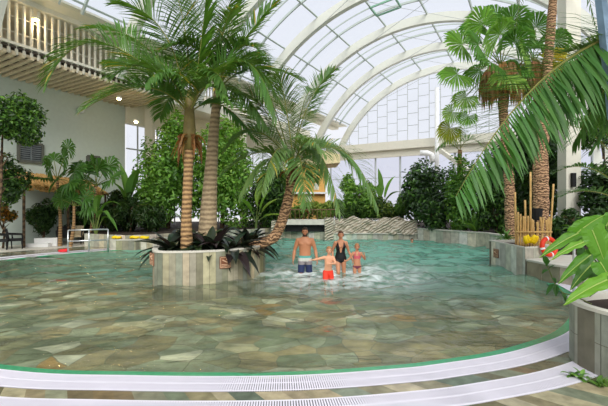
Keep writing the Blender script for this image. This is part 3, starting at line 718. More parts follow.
# raised ground behind the pool
mb = MB(); mb.prism([(1.3, 22.95), (6.7, 22.7), (7.6, 34), (-14, 34), (-10.5, 18.5), (-8.0, 17.3), (-7.3, 17.7), (-6.35, 18.9), (-4.05, 21.3), (-1.95, 23.4)], 0, .62, bottom=False)
struct(mb.build('floor_planting', SOIL))
mb2, o = clad([(1.3, 22.65), (-1.9, 23.25), (-4.0, 21.15), (-6.3, 18.75), (-7.3, 17.55), (-7.95, 17.2), (-10.55, 18.45), (-14.05, 34)], -1.2, .64, .35, [S(200, 196, 180), S(180, 176, 158), S(160, 156, 136)], 'wall_far', closed=False); struct(o)
# grotto opening and footbridge left of the rocks
gb = thing('footbridge', 'pale stone footbridge over a dark opening behind the man', 'bridge', (.15, 22.6, 0))
mb = MB(); mb.box((.2, 22.75, 1.02), (3.2, .9, .3)); mb.build('deck_slab', CONC, gb)
mb = MB(); mb.box((.2, 22.9, .66), (2.6, .5, .42)); mb.build('opening', BLACKP, gb)  # solid black box, painted as the shade inside the gap
for c_, z_ in (((-1.6, 22.7, .55), (.6, .8, 1.1)), ((1.45, 22.55, .62), (.5, .7, 1.3))):
    mb = MB(); mb.box(c_, z_); mb.build('abutment', m_rock, gb)
mb = MB()
for i in range(13): mb.tube([V((-1.3+.26*i, 22.5, 1.15)), V((-1.3+.26*i, 22.5, 1.75))], .02, 5)
mb.tube([V((-1.35, 22.5, 1.75)), V((1.85, 22.5, 1.75))], .03, 6); mb.build('railing', mat('rail_wood', S(110, 84, 56), .7), gb)
# ochre hut behind the coconut palm
a, b = P(299, 172, 30), P(325, 172, 30)
hut = thing('ochre_hut', 'ochre plastered hut with pale windows behind the leaning coconut palm', 'hut', (a.x/2+b.x/2, 31, .6))
zt = P(300, 168, 30).z
mb = MB(); mb.prism([(a.x-1, 30), (b.x, 30), (b.x+.2, 33), (a.x-1, 33)], .6, zt); mb.build('wall', OCHRE, hut)
for (x0, x1, y0, y1) in ((314, 319, 183, 190), (305.5, 312, 195, 202)):
    c0, c1 = P(x0, y0, 29.97), P(x1, y1, 29.97); mb = MB(); mb.box(((c0.x+c1.x)/2, 29.97, (c0.z+c1.z)/2), (c1.x-c0.x, .08, c0.z-c1.z)); fw = mb.build('window', mat('hut_frame', S(228, 214, 180), .7), hut)
    mb = MB(); mb.box(((c0.x+c1.x)/2, 29.92, (c0.z+c1.z)/2), ((c1.x-c0.x)*.75, .04, (c0.z-c1.z)*.75)); mb.build('pane', mat('pale_pane', S(206, 206, 192), .2), fw)
mb = MB(); c0 = P(312, 193, 29.9); mb.box((c0.x-.6, 29.8, c0.z), (3.6, .3, .14)); mb.build('ledge', WHITE, hut)
rp = [P(300, 146, 30.5), P(339, 156, 30.5), P(339, 164, 30.5), P(296, 168, 30.5)]
mb = MB(); vs = [V((q.x, 29.6, q.z)) for q in rp]+[V((q.x, 33.2, q.z)) for q in rp]
mb.add(vs, [(0, 1, 2, 3), (7, 6, 5, 4), (0, 4, 5, 1), (3, 2, 6, 7), (1, 5, 6, 2), (0, 3, 7, 4)]); mb.build('roof', mat('straw_plaster', S(226, 210, 164), .8), hut)
# ------------------------------------------------------------------ island palms
def palm(name, label, base, tr, rad, m, fr, crown, col, L, nl=46, droop=.5, w=.045, yellow=.03, ring=.0, rough=0, rr=.024, start=.13, steps=34, extra=0, fl=3.2, roll=.55):
    r = thing(name, label, 'palm', base); _, q = trunk(r, tr, rad, m, ring=ring, rough=rough, steps=steps)
    for c, t in fr: frond(r, crown+V((rnd.uniform(-.06, .06), rnd.uniform(-.06, .06), 0)), c, t, L=L*rnd.uniform(.92, 1.08), nl=nl, droop=droop, w=w, col=jit(col, .08), yellow=yellow, rr=rr, start=start, nrm=V((rnd.uniform(-.15, .15), -roll*rnd.uniform(.6, 1.3), .7)))
    g = random.Random(len(fr)*7+steps)
    for i in range(extra):
        a = 6.283*(i+.5)/extra+g.uniform(-.25, .25); e = g.uniform(.2, 1.1); R = fl*g.uniform(.85, 1.1); d = V((math.cos(a), math.sin(a), 0))
        frond(r, crown+d*.05, crown+d*R*.42*math.cos(e)+V((0, 0, R*.62*math.sin(e)+.35)), crown+d*R*(.55+.4*math.cos(e))+V((0, 0, R*(.75*math.sin(e)-.42))), L=L*g.uniform(.9, 1.05), nl=nl, droop=droop, w=w, col=jit(col, .12), yellow=yellow, rr=rr, start=start)
    return r
Y1 = 10.2
FG = S(84, 124, 52)
cr1 = P(189, 112, Y1)
p1 = palm('feather_palm', 'feather palm with ringed brown trunk at the front of the island planter', P(187, 246, Y1)+V((0, 0, -.1)), [P(187, 250, Y1), P(186.5, 220, Y1), P(188, 180, Y1), P(189, 150, Y1), P(189.5, 118, Y1)], [.18, .135, .125, .12, .09], T_RING,
    [(P(91, -10, 9.7), P(47, 82, 9.2)), (P(175, 8, 10.2), P(118, 4, 10)), (P(203, 40, 9.9), P(208, -24, 9.6)), (P(248, 8, 10), P(276, 116, 9.7)), (P(152, 44, 9.5), P(114, 76, 9)),
     (P(165, 52, 9.3), P(146, 84, 8.6)), (P(150, 20, 11.2), P(84, 28, 12.2)), (P(218, 20, 11.2), P(240, -16, 12)), (P(150, 60, 11), P(108, 62, 12.2)), (P(212, 40, 9.4), P(228, 96, 8.9)), (P(190, 20, 10.8), P(170, -22, 11.2))],
    cr1, FG, .95, 62, .5, .056, .02, extra=4, fl=2.6)
mb = MB()
for i in range(34):
    a = i*.9; c = P(189, 136+3*(i % 4), Y1)+V((math.cos(a)*.11, math.sin(a)*.11, 0))
    d = V((math.cos(a), math.sin(a), 0)); blade(mb, c, c+d*.16*rnd.uniform(.6, 1.7)+V((0, 0, .06)), c+d*.2*rnd.uniform(.6, 1.7)+V((rnd.uniform(-.08, .08), 0, -.25-.4*rnd.random())), .1*rnd.uniform(.5, 1.3), jit(S(148, 108, 64), .3), fold=.4)
mb.build('dead_sheaths', LEAF, p1)
mb = MB(); mb.tube([P(189.5, 150, Y1), P(189.5, 130, Y1), P(189.5, 105, Y1), P(190, 90, Y1)], [.145, .165, .12, .06], 12); mb.build('crownshaft', mat('crownshaft', S(112, 100, 54), .6, var=.3), p1, True)
Y2 = 11.4
cr2 = P(218, 88, Y2)
p2 = palm('feather_palm', 'feather palm with thick smooth grey tapering trunk behind the ringed one', P(208, 240, Y2)+V((0, 0, -.1)), [P(207, 246, Y2), P(208, 225, Y2), P(210.5, 180, Y2), P(214, 130, Y2), P(218, 88, Y2)], [.3, .27, .2, .15, .11], T_GREY,
    [(P(226, 20, 11.6), P(250, -30, 11.8)), (P(240, 35, 11.5), P(284, -4, 11.5)), (P(245, 30, 12), P(286, 112, 11.6)), (P(238, 75, 11), P(268, 128, 10.6)), (P(205, 10, 12.2), P(168, -30, 12.8)),
     (P(235, 45, 12.6), P(262, 60, 13.6)), (P(200, 50, 12.6), P(160, 60, 13.4)), (P(222, 20, 10.8), P(232, 10, 9.4)), (P(250, 50, 11.8), P(300, 80, 12.4))],
    cr2, S(92, 130, 62), .85, 60, .55, .052, .02, extra=4, fl=2.6)
Y3 = 11.0
cr3 = P(293, 168, Y3)
p3 = palm('coconut_palm', 'leaning coconut palm curving out over the water behind the man', P(262, 243, Y3)+V((0, 0, -.1)), [P(250, 246, Y3), P(262, 243, Y3), P(275, 236, Y3), P(284, 215, Y3), P(290, 190, Y3), P(293, 165, Y3)], [.15, .15, .15, .145, .14, .13], T_ROUGH,
    [(P(268, 95, 11), P(238, 92, 10.8)), (P(288, 110, 11), P(280, 76, 11)), (P(302, 95, 11.4), P(334, 70, 11.8)), (P(318, 112, 10.7), P(340, 212, 10.2)), (P(345, 112, 11), P(378, 208, 10.8)), (P(262, 140, 10.8), P(240, 195, 10.4)),
     (P(258, 105, 11.4), P(226, 150, 11.8)), (P(300, 130, 10.2), P(306, 205, 9.4)), (P(278, 120, 10.4), P(262, 190, 9.6)), (P(302, 90, 11.8), P(312, 90, 12.8)), (P(276, 100, 11.8), P(258, 75, 12.8)), (P(320, 125, 11.8), P(352, 165, 12.4))],
    cr3, S(108, 142, 80), .78, 62, .7, .048, .02, rough=.04, extra=3, fl=2.0)
mb = MB()
for i in range(14):
    a = i*1.1; c = P(293, 172+3*(i % 3), Y3)+V((math.cos(a)*.14, math.sin(a)*.14, 0)); d = V((math.cos(a), math.sin(a), 0))
    blade(mb, c-V((0, 0, .15)), c+d*.2+V((0, 0, .1)), c+d*.26+V((0, 0, .3-.5*(i % 2))), .13, jit(S(120, 84, 50), .3), fold=.4)
mb.build('dead_sheaths', LEAF, p3)
# undergrowth in the island planter
PURP = [S(34, 42, 34), S(44, 54, 38), S(50, 40, 42), S(32, 52, 34)]
names = ['behind the left trunk base', 'at the left rim of the island planter', 'in front of the thick grey trunk', 'between the two trunks', 'hanging over the plaque', 'at the right rim of the island planter', 'behind the right rim near the leaning trunk', 'at the back of the island planter']
for k, (px, py, Y) in enumerate([(186, 240, 11), (172, 246, 10.4), (212, 245, 10.3), (198, 244, 10.6), (232, 246, 10.3), (246, 244, 11), (250, 236, 11.9), (215, 236, 12.2)]):
    q = P(px, py, Y); q.z = .72
    strap_plant('cordyline', 'dark glossy leafed cordyline '+names[k], 'plant', q, 30, 1.1, .26, PURP if k % 3 else PURP+[S(66, 84, 50)], 40+k, (0, 58), 'dark plants in the island planter', drp=.6)
# ------------------------------------------------------------------ right side palms
def skirted(name, label, base, tr, rad, crown, leaves, seed, skirt):
    g = random.Random(seed); r = thing(name, label, 'palm', base); trunk(r, tr, rad, T_ROUGH, rough=.09, steps=60, n=12)
    for (px, py, Y, rad_, c) in leaves:
        q = P(px, py, Y); fan_leaf(r, crown, q, V((g.uniform(-.3, .3), -1, g.uniform(.2, .7))), rad_*1.55, c, 34, dro=g.uniform(.15, .5))
    if skirt:
        mb = MB()
        for i in range(260):
            a = g.uniform(0, 6.28); z = g.uniform(0, 1); rr = .3+.42*math.sin(z*2.2+.4); d = V((math.cos(a), math.sin(a), 0))
            c = crown+V((0, 0, -.1-skirt*z*.7))+d*rr*.8; blade(mb, c+V((0, 0, .15)), c+d*.25+V((0, 0, .05)), c+d*.22+V((0, 0, -.55*g.uniform(.7, 1.5))), .14*g.uniform(.5, 1.2), jit(S(160, 122, 82), .35), 4, .3)
        mb.build('dead_skirt', LEAF, r)
    return r
L1, L2, L3 = S(124, 172, 72), S(96, 146, 62), S(150, 186, 96)
c1_ = P(501, 66, 15.2)
skirted('fan_palm', 'fan palm with a brown dead skirt over the pool, nearer the glass end wall', P(511, 250, 15.2)-V((0, 0, .3)), [P(512, 252, 15.2), P(510, 200, 15.2), P(508, 165, 15.2), P(503, 110, 15.2), P(501, 68, 15.2)], [.25, .2, .18, .17, .15], c1_,
    [(483, 24, 15, .62, L1), (462, 44, 14.9, .6, L1), (512, 20, 15.3, .6, L2), (457, 74, 14.7, .55, L1), (478, 44, 14.3, .55, L2), (500, 34, 14.4, .6, L1), (491, 62, 14.2, .55, L2), (466, 97, 15, .42, L3), (508, 76, 14.2, .55, L3), (480, 70, 15.6, .5, L2), (497, 16, 16, .6, L2), (515, 42, 14.6, .55, L2), (452, 112, 15.2, .32, L3), (468, 116, 15, .3, L1), (474, 30, 16, .5, L2), (450, 128, 15.4, .4, S(150, 160, 60))], 3, 1.5)
c2_ = P(533, 62, 15.6)
skirted('fan_palm', 'fan palm whose dead skirt hangs beside the tall ringed trunk', P(540, 250, 15.9)-V((0, 0, .3)), [P(541, 252, 15.9), P(541, 180, 15.9), P(539, 110, 15.7), P(533, 64, 15.6)], [.22, .2, .19, .16], c2_,
    [(536, 27, 15.5, .55, L2), (526, 52, 14.9, .55, L3), (555, 40, 15.4, .5, L2), (520, 66, 15, .5, L2), (546, 60, 15.2, .55, S(196, 186, 70)), (524, 28, 15.8, .5, L1), (540, 48, 16.3, .5, L2), (556, 66, 15.9, .42, S(150, 150, 60))], 4, 1.4)
tb = P(541, 250, 14.4)
tp = palm('tall_palm', 'tall palm with a thick shaggy brown trunk rising out of frame behind the bamboo', tb-V((0, 0, .3)), [P(541, 254, 14.4), P(541, 215, 14.4), P(541, 150, 14.5), P(546, 90, 14.6), P(553, 0, 14.7), P(556, -44, 14.8)], [.3, .28, .25, .17, .15, .14], T_ROUGH,
    [(P(530, -84, 14), P(516, 26, 13.2)), (P(570, -84, 13.5), P(596, 26, 12.6)), (P(585, -80, 14), P(610, -10, 13.5)), (P(510, -84, 15.5), P(440, -40, 16)), (P(550, -84, 13.4), P(552, -10, 12))],
    P(556, -48, 14.8), S(70, 100, 46), .6, 44, .8, .04, .05, rough=.08, steps=70)
palm('tall_palm', 'slim tall ringed palm trunk rising from behind the cream column', P(568, 245, 19)-V((0, 0, .3)), [P(568, 247, 19), P(568, 150, 19), P(576, 40, 19), P(577, -40, 19)], [.18, .15, .13, .12], T_RING,
    [(P(560, -70, 18.5), P(548, -5, 17.8)), (P(596, -70, 18.5), P(606, 20, 18)), (P(570, -80, 18), P(566, -20, 17)), (P(590, -70, 19.5), P(630, -40, 20))], P(577, -44, 19), S(70, 100, 46), .6, 40, .7, .04, ring=.04)
rc = P(655, 28, 6.4)
rpalm = thing('feather_palm', 'feather palm beyond the frame whose long bright frond arches in front of the fan palms', 'palm', V((rc.x+.6, rc.y+.2, 0)))
trunk(rpalm, [V((rc.x+.6, rc.y+.2, -.02)), V((rc.x+.5, rc.y+.1, 2.2)), rc], [.2, .15, .12], T_RING)
frond(rpalm, rc, P(545, 34, 6.3), P(456, 196, 6.0), L=1.2, w=.055, nl=96, droop=.4, col=S(76, 122, 54), rr=.03, start=.06, lift=.0, fwd=(14, 42), nrm=V((-.35, -.85, .45)))
frond(rpalm, rc, P(610, 30, 7.2), P(556, 118, 8.6), L=.8, w=.055, nl=60, droop=.6, col=S(84, 124, 58))
frond(rpalm, rc, P(620, 40, 6.6), P(566, 52, 6.4), L=.6, w=.036, nl=44, droop=.3, col=S(110, 140, 84))
frond(rpalm, rc, P(622, 10, 7.6), P(545, 112, 8.8), L=.9, w=.055, nl=60, droop=.4, col=S(70, 112, 50), nrm=V((-.3, -.8, .5)))
frond(rpalm, rc, P(630, 40, 6.9), P(574, 142, 7.2), L=.8, w=.05, nl=56, droop=.5, col=S(78, 118, 56), nrm=V((-.3, -.8, .5)))
frond(rpalm, rc, P(556, 42, 7.1), P(482, 176, 7.0), L=1.15, w=.055, nl=80, droop=.4, col=S(64, 106, 46), rr=.028, start=.06, lift=.0, fwd=(14, 44), nrm=V((-.2, -.8, .55)))
frond(rpalm, rc, P(640, 60, 6.4), P(592, 150, 6.2), L=.6, w=.05, nl=36, droop=.4, col=S(70, 108, 46))
frond(rpalm, rc, P(700, -20, 7), P(760, 90, 7.4), L=.8, w=.05, nl=36, droop=.5, col=S(70, 108, 46))
frond(rpalm, rc, P(640, -40, 5.8), P(640, -80, 4.8), L=.7, w=.05, nl=36, droop=.4, col=S(70, 108, 46))
q = P(606, 150, 9)
pq = strap_plant('palm_shrub', 'low dark feather palm shrub before the right hand hedge', 'shrub', P(640, 250, 10), 6, .5, .1, G_D, 9)
for (c, t) in (((600, 150), (556, 172)), ((606, 110), (548, 128)), ((600, 180), (560, 196)), ((620, 120), (575, 120))): frond(pq, P(640, 215, 10), P(*c, 9.8), P(*t, 9.6), L=.5, w=.05, nl=32, droop=.5, col=S(78, 118, 58), start=.3)
# bamboo fence
bf = thing('bamboo_fence', 'short fence of golden bamboo canes behind the yellow floats', 'fence', P(530, 250, 11.6))
z0 = .7
def cane(x, y0, y1, dx, Y):
    mb = MB(); a = P(x, y0, Y); a.z = z0; b = P(x+dx, y1, Y); n_ = 10; pts = [a.lerp(b, i/n_) for i in range(n_+1)]
    mb.tube([p for p in pts], [.027+(.004 if i % 2 else 0) for i in range(n_+1)], 7); mb.build('cane', BAMB, bf, True)
for x, y1, dx in [(516, 192, -1), (526, 200, -1), (530.5, 172, 0), (549.5, 184, 4)]: cane(x, 250, y1, dx, 11.7)
for i, (x, y1, dx) in enumerate([(518, 212, 0), (520.5, 214, 0), (523, 216, .5), (525.5, 217, -.5), (528, 216, 0), (531, 219, 1), (534, 220, -1), (536, 222, 2), (539, 222, -2), (541, 217, 2.5), (543.5, 217, -3), (546, 219, 2), (549, 220, -3), (551, 217, -2)]): cane(x, 250, y1, dx, 11.5)
mb = MB(); mb.tube([P(516, 232, 11.45), P(552, 232, 11.45)], .03, 7); mb.build('rail', BAMB, bf, True)
# black bucket lamp on a cane
mb = MB(); c = P(536, 214, 12.1); mb.tube([c+V((0, 0, -.2)), c+V((0, 0, .18))], [.15, .19], 12); mb.tube([V((c.x, c.y, .65)), c+V((0, 0, -.18))], .03, 6)
tag(mb.build('plant_pot', BLACKP, loc=V((c.x, c.y, .65))), 'black pot on a stake among the bamboo canes', 'pot')
# life ring
lr = thing('life_ring', 'orange life ring with white bands leaning beside the bamboo fence', 'life ring', P(549.5, 258, 10.75))
def torus(c, R, r, ax, ay, a0=0, a1=2*math.pi, n1=40, n2=10, k=1.0):
    mb = MB(); az = ax.cross(ay); vs = []; full = a1-a0 > 6.2
    for i in range(n1 if full else n1+1):
        a = a0+(a1-a0)*i/n1; d = ax*math.cos(a)+ay*math.sin(a)
        for j in range(n2):
            b = 2*math.pi*j/n2; vs.append(c+d*(R+r*k*math.cos(b))+az*r*k*math.sin(b))
    fs = []
    for i in range(n1):
        ii = (i+1) % n1 if full else i+1
        for j in range(n2): fs.append((i*n2+j, ii*n2+j, ii*n2+(j+1) % n2, i*n2+(j+1) % n2))
    mb.add(vs, fs); return mb
lc = P(549, 246.6, 10.75); ax, ay = V((.97, .22, 0)), V((-.04, .16, .985)).normalized()
torus(lc, .225, .062, ax, ay).build('ring', ORANGE, lr, True)
for a in (.2, 1.77, 3.34, 4.91): torus(lc, .225, .062, ax, ay, a-.1, a+.1, 5, 10, 1.06).build('band', WHITE, lr, True)
# yellow floats on the block
for k, (px, lab) in enumerate([(527, 'yellow foam float on the pale block, the one nearer the pool'), (534.2, 'yellow foam float on the pale block, the one nearer the life ring')]):
    c = P(px, 239.5, 10.95); r = thing('foam_float', lab, 'float', (c.x, c.y, .8), 'yellow floats by the bamboo')
    R = Matrix.Rotation(.35*(1 if k else -1), 3, 'Y') @ Matrix.Rotation(.3, 3, 'X'); mb = MB()
    for t in (-1, 1): mb.ell(c+R @ V((t*.04, 0, 0)), (.065, .055, .14), 12, 8, R=R)
    for t in (-1, 1): mb.ell(c+R @ V((0, 0, t*.06)), (.1, .05, .06), 12, 8, R=R)
    mb.build('body', YEL, r, True)
# hand rail posts by the ledge
for k, (px, y0, y1, Y, lab) in enumerate([(574, 246, 290, 8.4, 'slim grey steel post rising behind the big leaves, nearer the ledge'), (599, 262, 300, 7.4, 'slim grey steel post beside the big leafed plant, nearer the planter')]):
    b_ = P(px, y1, Y); b_.z = .02; t_ = P(px, y0, Y); mb = MB(); mb.tube([b_, t_], .028, 10); mb.tube([b_, b_+V((0, 0, .02))], .07, 12); mb.ell(t_, (.03, .03, .02), 8, 6)
    tag(mb.build('steel_post', STEEL, loc=b_), lab, 'post')
# ------------------------------------------------------------------ big leafed plant in the foreground
ph = thing('philodendron', 'bright green big leafed plant in the grey foreground planter', 'plant', V((3.78, 4.45, .68)))
PB = V((3.78, 4.45, .68))
def heart(c, d, n, L, W, col, droop=.15):
    mb = MB(); d = V(d).normalized(); n = V(n); n = (n-d*n.dot(d)).normalized(); s = d.cross(n); k = 12; c = V(c)
    def w(t): return W*.5*(math.sin(math.pi*(.12+.88*t)**.62)**.9)*(1+.06*math.sin(t*26))
    rows = []
    for i in range(k+1):
        t = i/k; mid = c+d*L*t-V((0, 0, droop*L*t*t)); ww = max(w(t), .001) if i < k else .001
        bk = d*(-.16*L*(1-t)**3)
        rows.append([mid-s*ww+bk+n*ww*.16+n*.012*math.sin(t*19), mid-s*ww*.5+bk*.4+n*ww*.16, mid, mid+s*ww*.5+bk*.4+n*ww*.16, mid+s*ww+bk+n*ww*.16+n*.012*math.cos(t*17)])
    vs = [v for r in rows for v in r]; fs = [(i*5+j, i*5+j+1, (i+1)*5+j+1, (i+1)*5+j) for i in range(k) for j in range(4)]
    mb.add(vs, fs, col); mb.tube([c+d*L*t-V((0, 0, droop*L*t*t))+n*.003 for t in (0, .25, .5, .75, 1)], [.008, .007, .005, .004, .002], 5, S(176, 200, 110)); return mb
BG = S(92, 148, 40)
for (cx, cy, Y, tx, ty, L, W, nm, cc) in [
    (579, 233, 4.6, 541, 250, .4, .17, (.1, -.6, .8), BG), (584, 242, 4.4, 552, 254, .3, .12, (0, -.5, .8), S(112, 166, 50)), (577, 233, 4.6, 603, 211, .32, .26, (.2, -.8, .6), BG), (592, 230, 4.4, 606, 262, .36, .31, (-.3, -.9, .3), S(98, 152, 46)),
    (591, 255, 4.4, 559, 277, .36, .18, (-.1, -.5, .85), S(84, 140, 40)), (594, 262, 4.3, 571, 284, .3, .17, (-.2, -.7, .7), S(62, 108, 34)), (607, 280, 3.9, 565, 297, .36, .2, (0, -.5, .85), S(106, 160, 46)), (596, 246, 4.7, 614, 226, .3, .28, (0, -.8, .5), S(70, 118, 36)),
    (600, 262, 4.1, 614, 284, .28, .3, (-.2, -.8, .5), S(82, 136, 40)), (590, 240, 4.8, 569, 226, .26, .18, (0, -.8, .6), S(62, 106, 34)), (602, 270, 4.3, 590, 292, .25, .22, (0, -.6, .7), S(58, 100, 34)), (586, 250, 4.7, 578, 268, .25, .2, (0, -.7, .6), S(60, 104, 36)), (606, 226, 4.8, 618, 206, .3, .26, (0, -.8, .5), S(86, 138, 42))]:
    c = P(cx, cy, Y); d = P(tx, ty, Y-.05)-c; mb = heart(c, d, nm, d.length*1.05, W*.85, jit(cc, .08)); mb.tube([PB+V((rnd.uniform(-.1, .1), rnd.uniform(-.1, .1), 0)), PB.lerp(c, .5)+V((0, 0, .06)), c], [.012, .01, .007], 6, S(110, 140, 60)); mb.build('leaf', LEAF, ph)
vn = thing('trailing_vine', 'thin leafy stem trailing over the pool from the grey planter', 'plant', V((3.55, 4.75, .7)))
mb = MB(); pts = [V((3.55, 4.75, .7)), P(575, 296, 4.8), P(563, 293, 4.9), P(555, 284, 5.0), P(549, 270, 5.0), P(546, 264, 5.0)]; mb.tube(pts, [.008]*5+[.004], 6, S(120, 130, 80)); mb.build('stem', LEAF, vn)
mb = MB()
for (x, y, tx, ty) in [(554, 284, 546, 296), (556, 285, 556, 297), (552, 278, 556, 284), (549, 270, 542, 274), (549, 269, 556, 265), (546, 264, 545, 256), (562, 292, 566, 303), (547, 266, 551, 260)]:
    a = P(x, y, 4.95); t = P(tx, ty, 4.9); blade(mb, a, a.lerp(t, .5)+V((0, 0, .02)), t, .07, jit(S(64, 112, 50), .15))
mb.build('leaves', LEAF, vn)
strap_plant('fern', 'dark low fern on the soil of the grey planter under the big leaves', 'plant', V((3.95, 4.2, .69)), 26, .42, .1, G_D, 131, (5, 60))
for k, (px, py, lab) in enumerate([(580, 378, 'small dark fern at the foot of the grey planter, nearer the pool'), (600, 386, 'small dark fern at the foot of the grey planter, at the picture edge')]):
    q = P(px, py, 385*1.87/(py-207)); q.z = .03
    strap_plant('fern', lab, 'plant', q, 12, .2, .045, G_M, 70+k, (10, 60), 'ferns at the planter foot')
# ------------------------------------------------------------------ left side
tree('leafy_tree', 'round crowned small leafed tree at the left edge before the wall', 'tree', -7, 14.5, .02, -30, 36, 88, 150, 6000, .17, G_D+G_M, 21, 1.7, 12)
tree('leafy_tree', 'low branched dark tree below the round crowned one at left edge', 'tree', -4, 15.5, .02, -30, 25, 150, 214, 3600, .17, G_D+G_M[:1], 22, 1.2, 8)
tree('clipped_shrub', 'dark round clipped shrub against the pale wall under the straw awning', 'shrub', 42, 19.0, .02, 22, 63, 197, 240, 3600, .15, G_D, 23, .6, 8)
tree('warm_shrub', 'orange toned shrub low beside the black armchairs', 'shrub', 3, 17.6, .02, -8, 12, 203, 228, 700, .18, [S(190, 130, 50), S(120, 100, 40), S(70, 80, 36)], 24, .6, 5)  # leaf colours mix orange, brown and olive
# straw awning
aw = thing('straw_awning', 'golden straw awning along the left wall', 'awning', B(-20.6, 10.6, 0))
mb = MB()
a0, a1, b0, b1 = B(-20.2, 8.6, 2.85), B(-20.2, 12.8, 2.6), B(-21.95, 8.6, 3.6), B(-21.95, 12.8, 3.3)
NS = 150; g = random.Random(8)
for i in range(NS):
    t = i/NS; s, e = b0.lerp(b1, t), a0.lerp(a1, t)
    for k in range(2): mb.beam(s+V((0, 0, g.uniform(0, .14))), e+V((g.uniform(-.15, .15), g.uniform(-.05, .05), g.uniform(-.16, .12))), .07, .05)
mb.build('thatch', STRAW, aw)
for t in (.03, .5, .97): q = a0.lerp(a1, t); mb = MB(); mb.tube([V((q.x, q.y, .02)), V((q.x, q.y, q.z))], .06, 8); mb.build('post', T_BARK, aw)
# gallery lamps
WARM = mat('lamp_glow', S(255, 236, 190), .4, emit=S(255, 206, 120), estr=60)
def lamp(p, lab, e):
    r = thing('gallery_lamp', lab, 'lamp', p, 'gallery lamps'); mb = MB(); mb.tube([p+V((0, 0, .02)), p+V((0, 0, .12))], .13, 12); mb.build('housing', CREAM, r); mb = MB(); mb.ell(p, (.1, .1, .06), 10, 8); mb.build('bulb', WARM, r, True)
    l = bpy.data.lights.new('lamp_light', 'POINT'); l.energy = e; l.color = (1, .78, .5); l.shadow_soft_size = .1; o = bpy.data.objects.new('lamp_light', l); COL.objects.link(o); o.parent = r; o.location = (0, 0, -.22)
pz = onU(36, 20, UG+.22); lamp(pz, 'glowing lamp behind the gallery balusters, top left', 18)
for (px, py, lab) in [(119, 99, 'small lit lamp under the gallery at the end of the pale wall'), (136, 122, 'small lit lamp under the gallery between the cream columns'), (212, 127, 'small lit lamp under the beam just right of the grey trunk'), (231, 139, 'small lit lamp under the beam nearest the far column')]: lamp(onU(px, py, UG-.6), lab, 10)
c = onU(81, 110, UW+.2); mb = MB(); mb.ell(c, (.2, .2, .2), 12, 8); mb.beam(c, c+B(-.2, 0, 0), .08, .08); tag(mb.build('wall_globe', mat('globe', S(214, 220, 226), .15, spec=.6), smooth=True, loc=c), 'round pale globe lamp on the bare left wall', 'lamp')
# chairs
def armchair():
    r = thing('armchair', 'black wicker armchair at the left picture edge', 'chair', (0, 0, 0), 'black armchairs')
    mb = MB(); mb.box((0, 0, .4), (.6, .58, .1)); mb.build('seat', BLACK, r)
    mb = MB(); mb.box((0, .27, .66), (.58, .07, .5), Matrix.Rotation(-.18, 3, 'X')); mb.build('backrest', BLACK, r)
    for s in (-1, 1):
        mb = MB(); mb.tube([V((s*.31, .28, .68)), V((s*.33, 0, .66)), V((s*.33, -.26, .64)), V((s*.32, -.29, .4))], .035, 8); mb.build('armrest', BLACK, r)
        for y in (-.25, .26):
            mb = MB(); mb.tube([V((s*.28, y, .38)), V((s*.29, y*1.08, 0))], [.03, .024], 8); mb.build('leg', BLACK, r)
    return r
def place(o, px, py, rz, first, label=None, z=.02):
    q = P(px, py, F*(H-z)/(py-HY)); q.z = z
    if first: o.location = q; o.rotation_euler = (0, 0, rz); o['label'] = label; return o
    return dup(o, q, rz, label)
ac = armchair(); place(ac, 2, 249.5, 1.9, True, 'black wicker armchair cut by the left picture edge')
place(ac, 15, 248.5, 2.2, False, 'black wicker armchair turned to the pool, second from the left edge'); place(ac, 64, 244.5, .6, False, 'black wicker armchair left of the steel railing')
place(ac, 115, 243, -.4, False, 'black wicker armchair right of the steel railing')
bc = armchair(); bc.name = 'fabric_chair'
bc2 = bc
for ch in bc.children:
    if ch.name.split('.')[0] in ('seat', 'backrest'): ch.data.materials[0] = BEIGE
place(bc, 76, 243.5, .3, True, 'beige upholstered chair behind the steel railing'); del bc['group']
place(ac, 94, 243, 0, False, 'black wicker armchair directly behind the steel railing')
# railing
rl = thing('steel_railing', 'steel hand railing at the left pool edge', 'railing', P(88, 253, 16))
ra, rb, rm = [P(x, y, 731.5/(y-207)) for x, y in ((68, 253.5), (108, 251.5), (89, 252.5))]
for q in (ra, rm, rb):
    mb = MB(); mb.tube([V((q.x, q.y, .0)), V((q.x, q.y, .95))], .03, 8); mb.build('post', STEEL, rl, True)
for z in (.95, .5):
    mb = MB(); mb.tube([V((ra.x, ra.y, z)), V((rm.x, rm.y, z)), V((rb.x, rb.y, z))], .03, 8); mb.build('rail', STEEL, rl, True)
q = P(63, 252.6, 16); q.z = .02; mb = MB(); mb.ell(q+V((0, 0, .06)), (.2, .12, .07), 12, 8); mb.ell(q+V((.12, .02, .1)), (.1, .08, .05), 10, 6)
tag(mb.build('towel', RED, loc=q, smooth=True), 'crumpled red towel on the deck before the steel railing', 'towel')
# left planter with yellow floats
lp = [(-8.45, 16.75), (-7.3, 16.85), (-6.5, 17.6), (-6.2, 19.0), (-7.6, 19.2), (-8.7, 18.4)]
planter('low_planter', 'low stone clad planter at the far left pool edge with yellow floats', lp, -.6, .46, .26, TILE[:3]+PALE[:1], .14)
for k, (x0, lab) in enumerate([(116, 'yellow pool float on the low planter, leftmost of three'), (134, 'yellow pool float on the low planter, middle of three'), (144, 'yellow pool float on the low planter, rightmost of three')]):
    c = P(x0, 240, 17.15); c.z = .53; mb = MB()
    mb.tube([c+V((-.18, 0, 0)), c+V((-.06, .02, .03)), c+V((.08, 0, 0)), c+V((.22, .03, .02))], [.055, .07, .065, .05], 8); tag(mb.build('foam_float', YEL, loc=c, smooth=True), lab, 'float', 'yellow floats on the low planter')
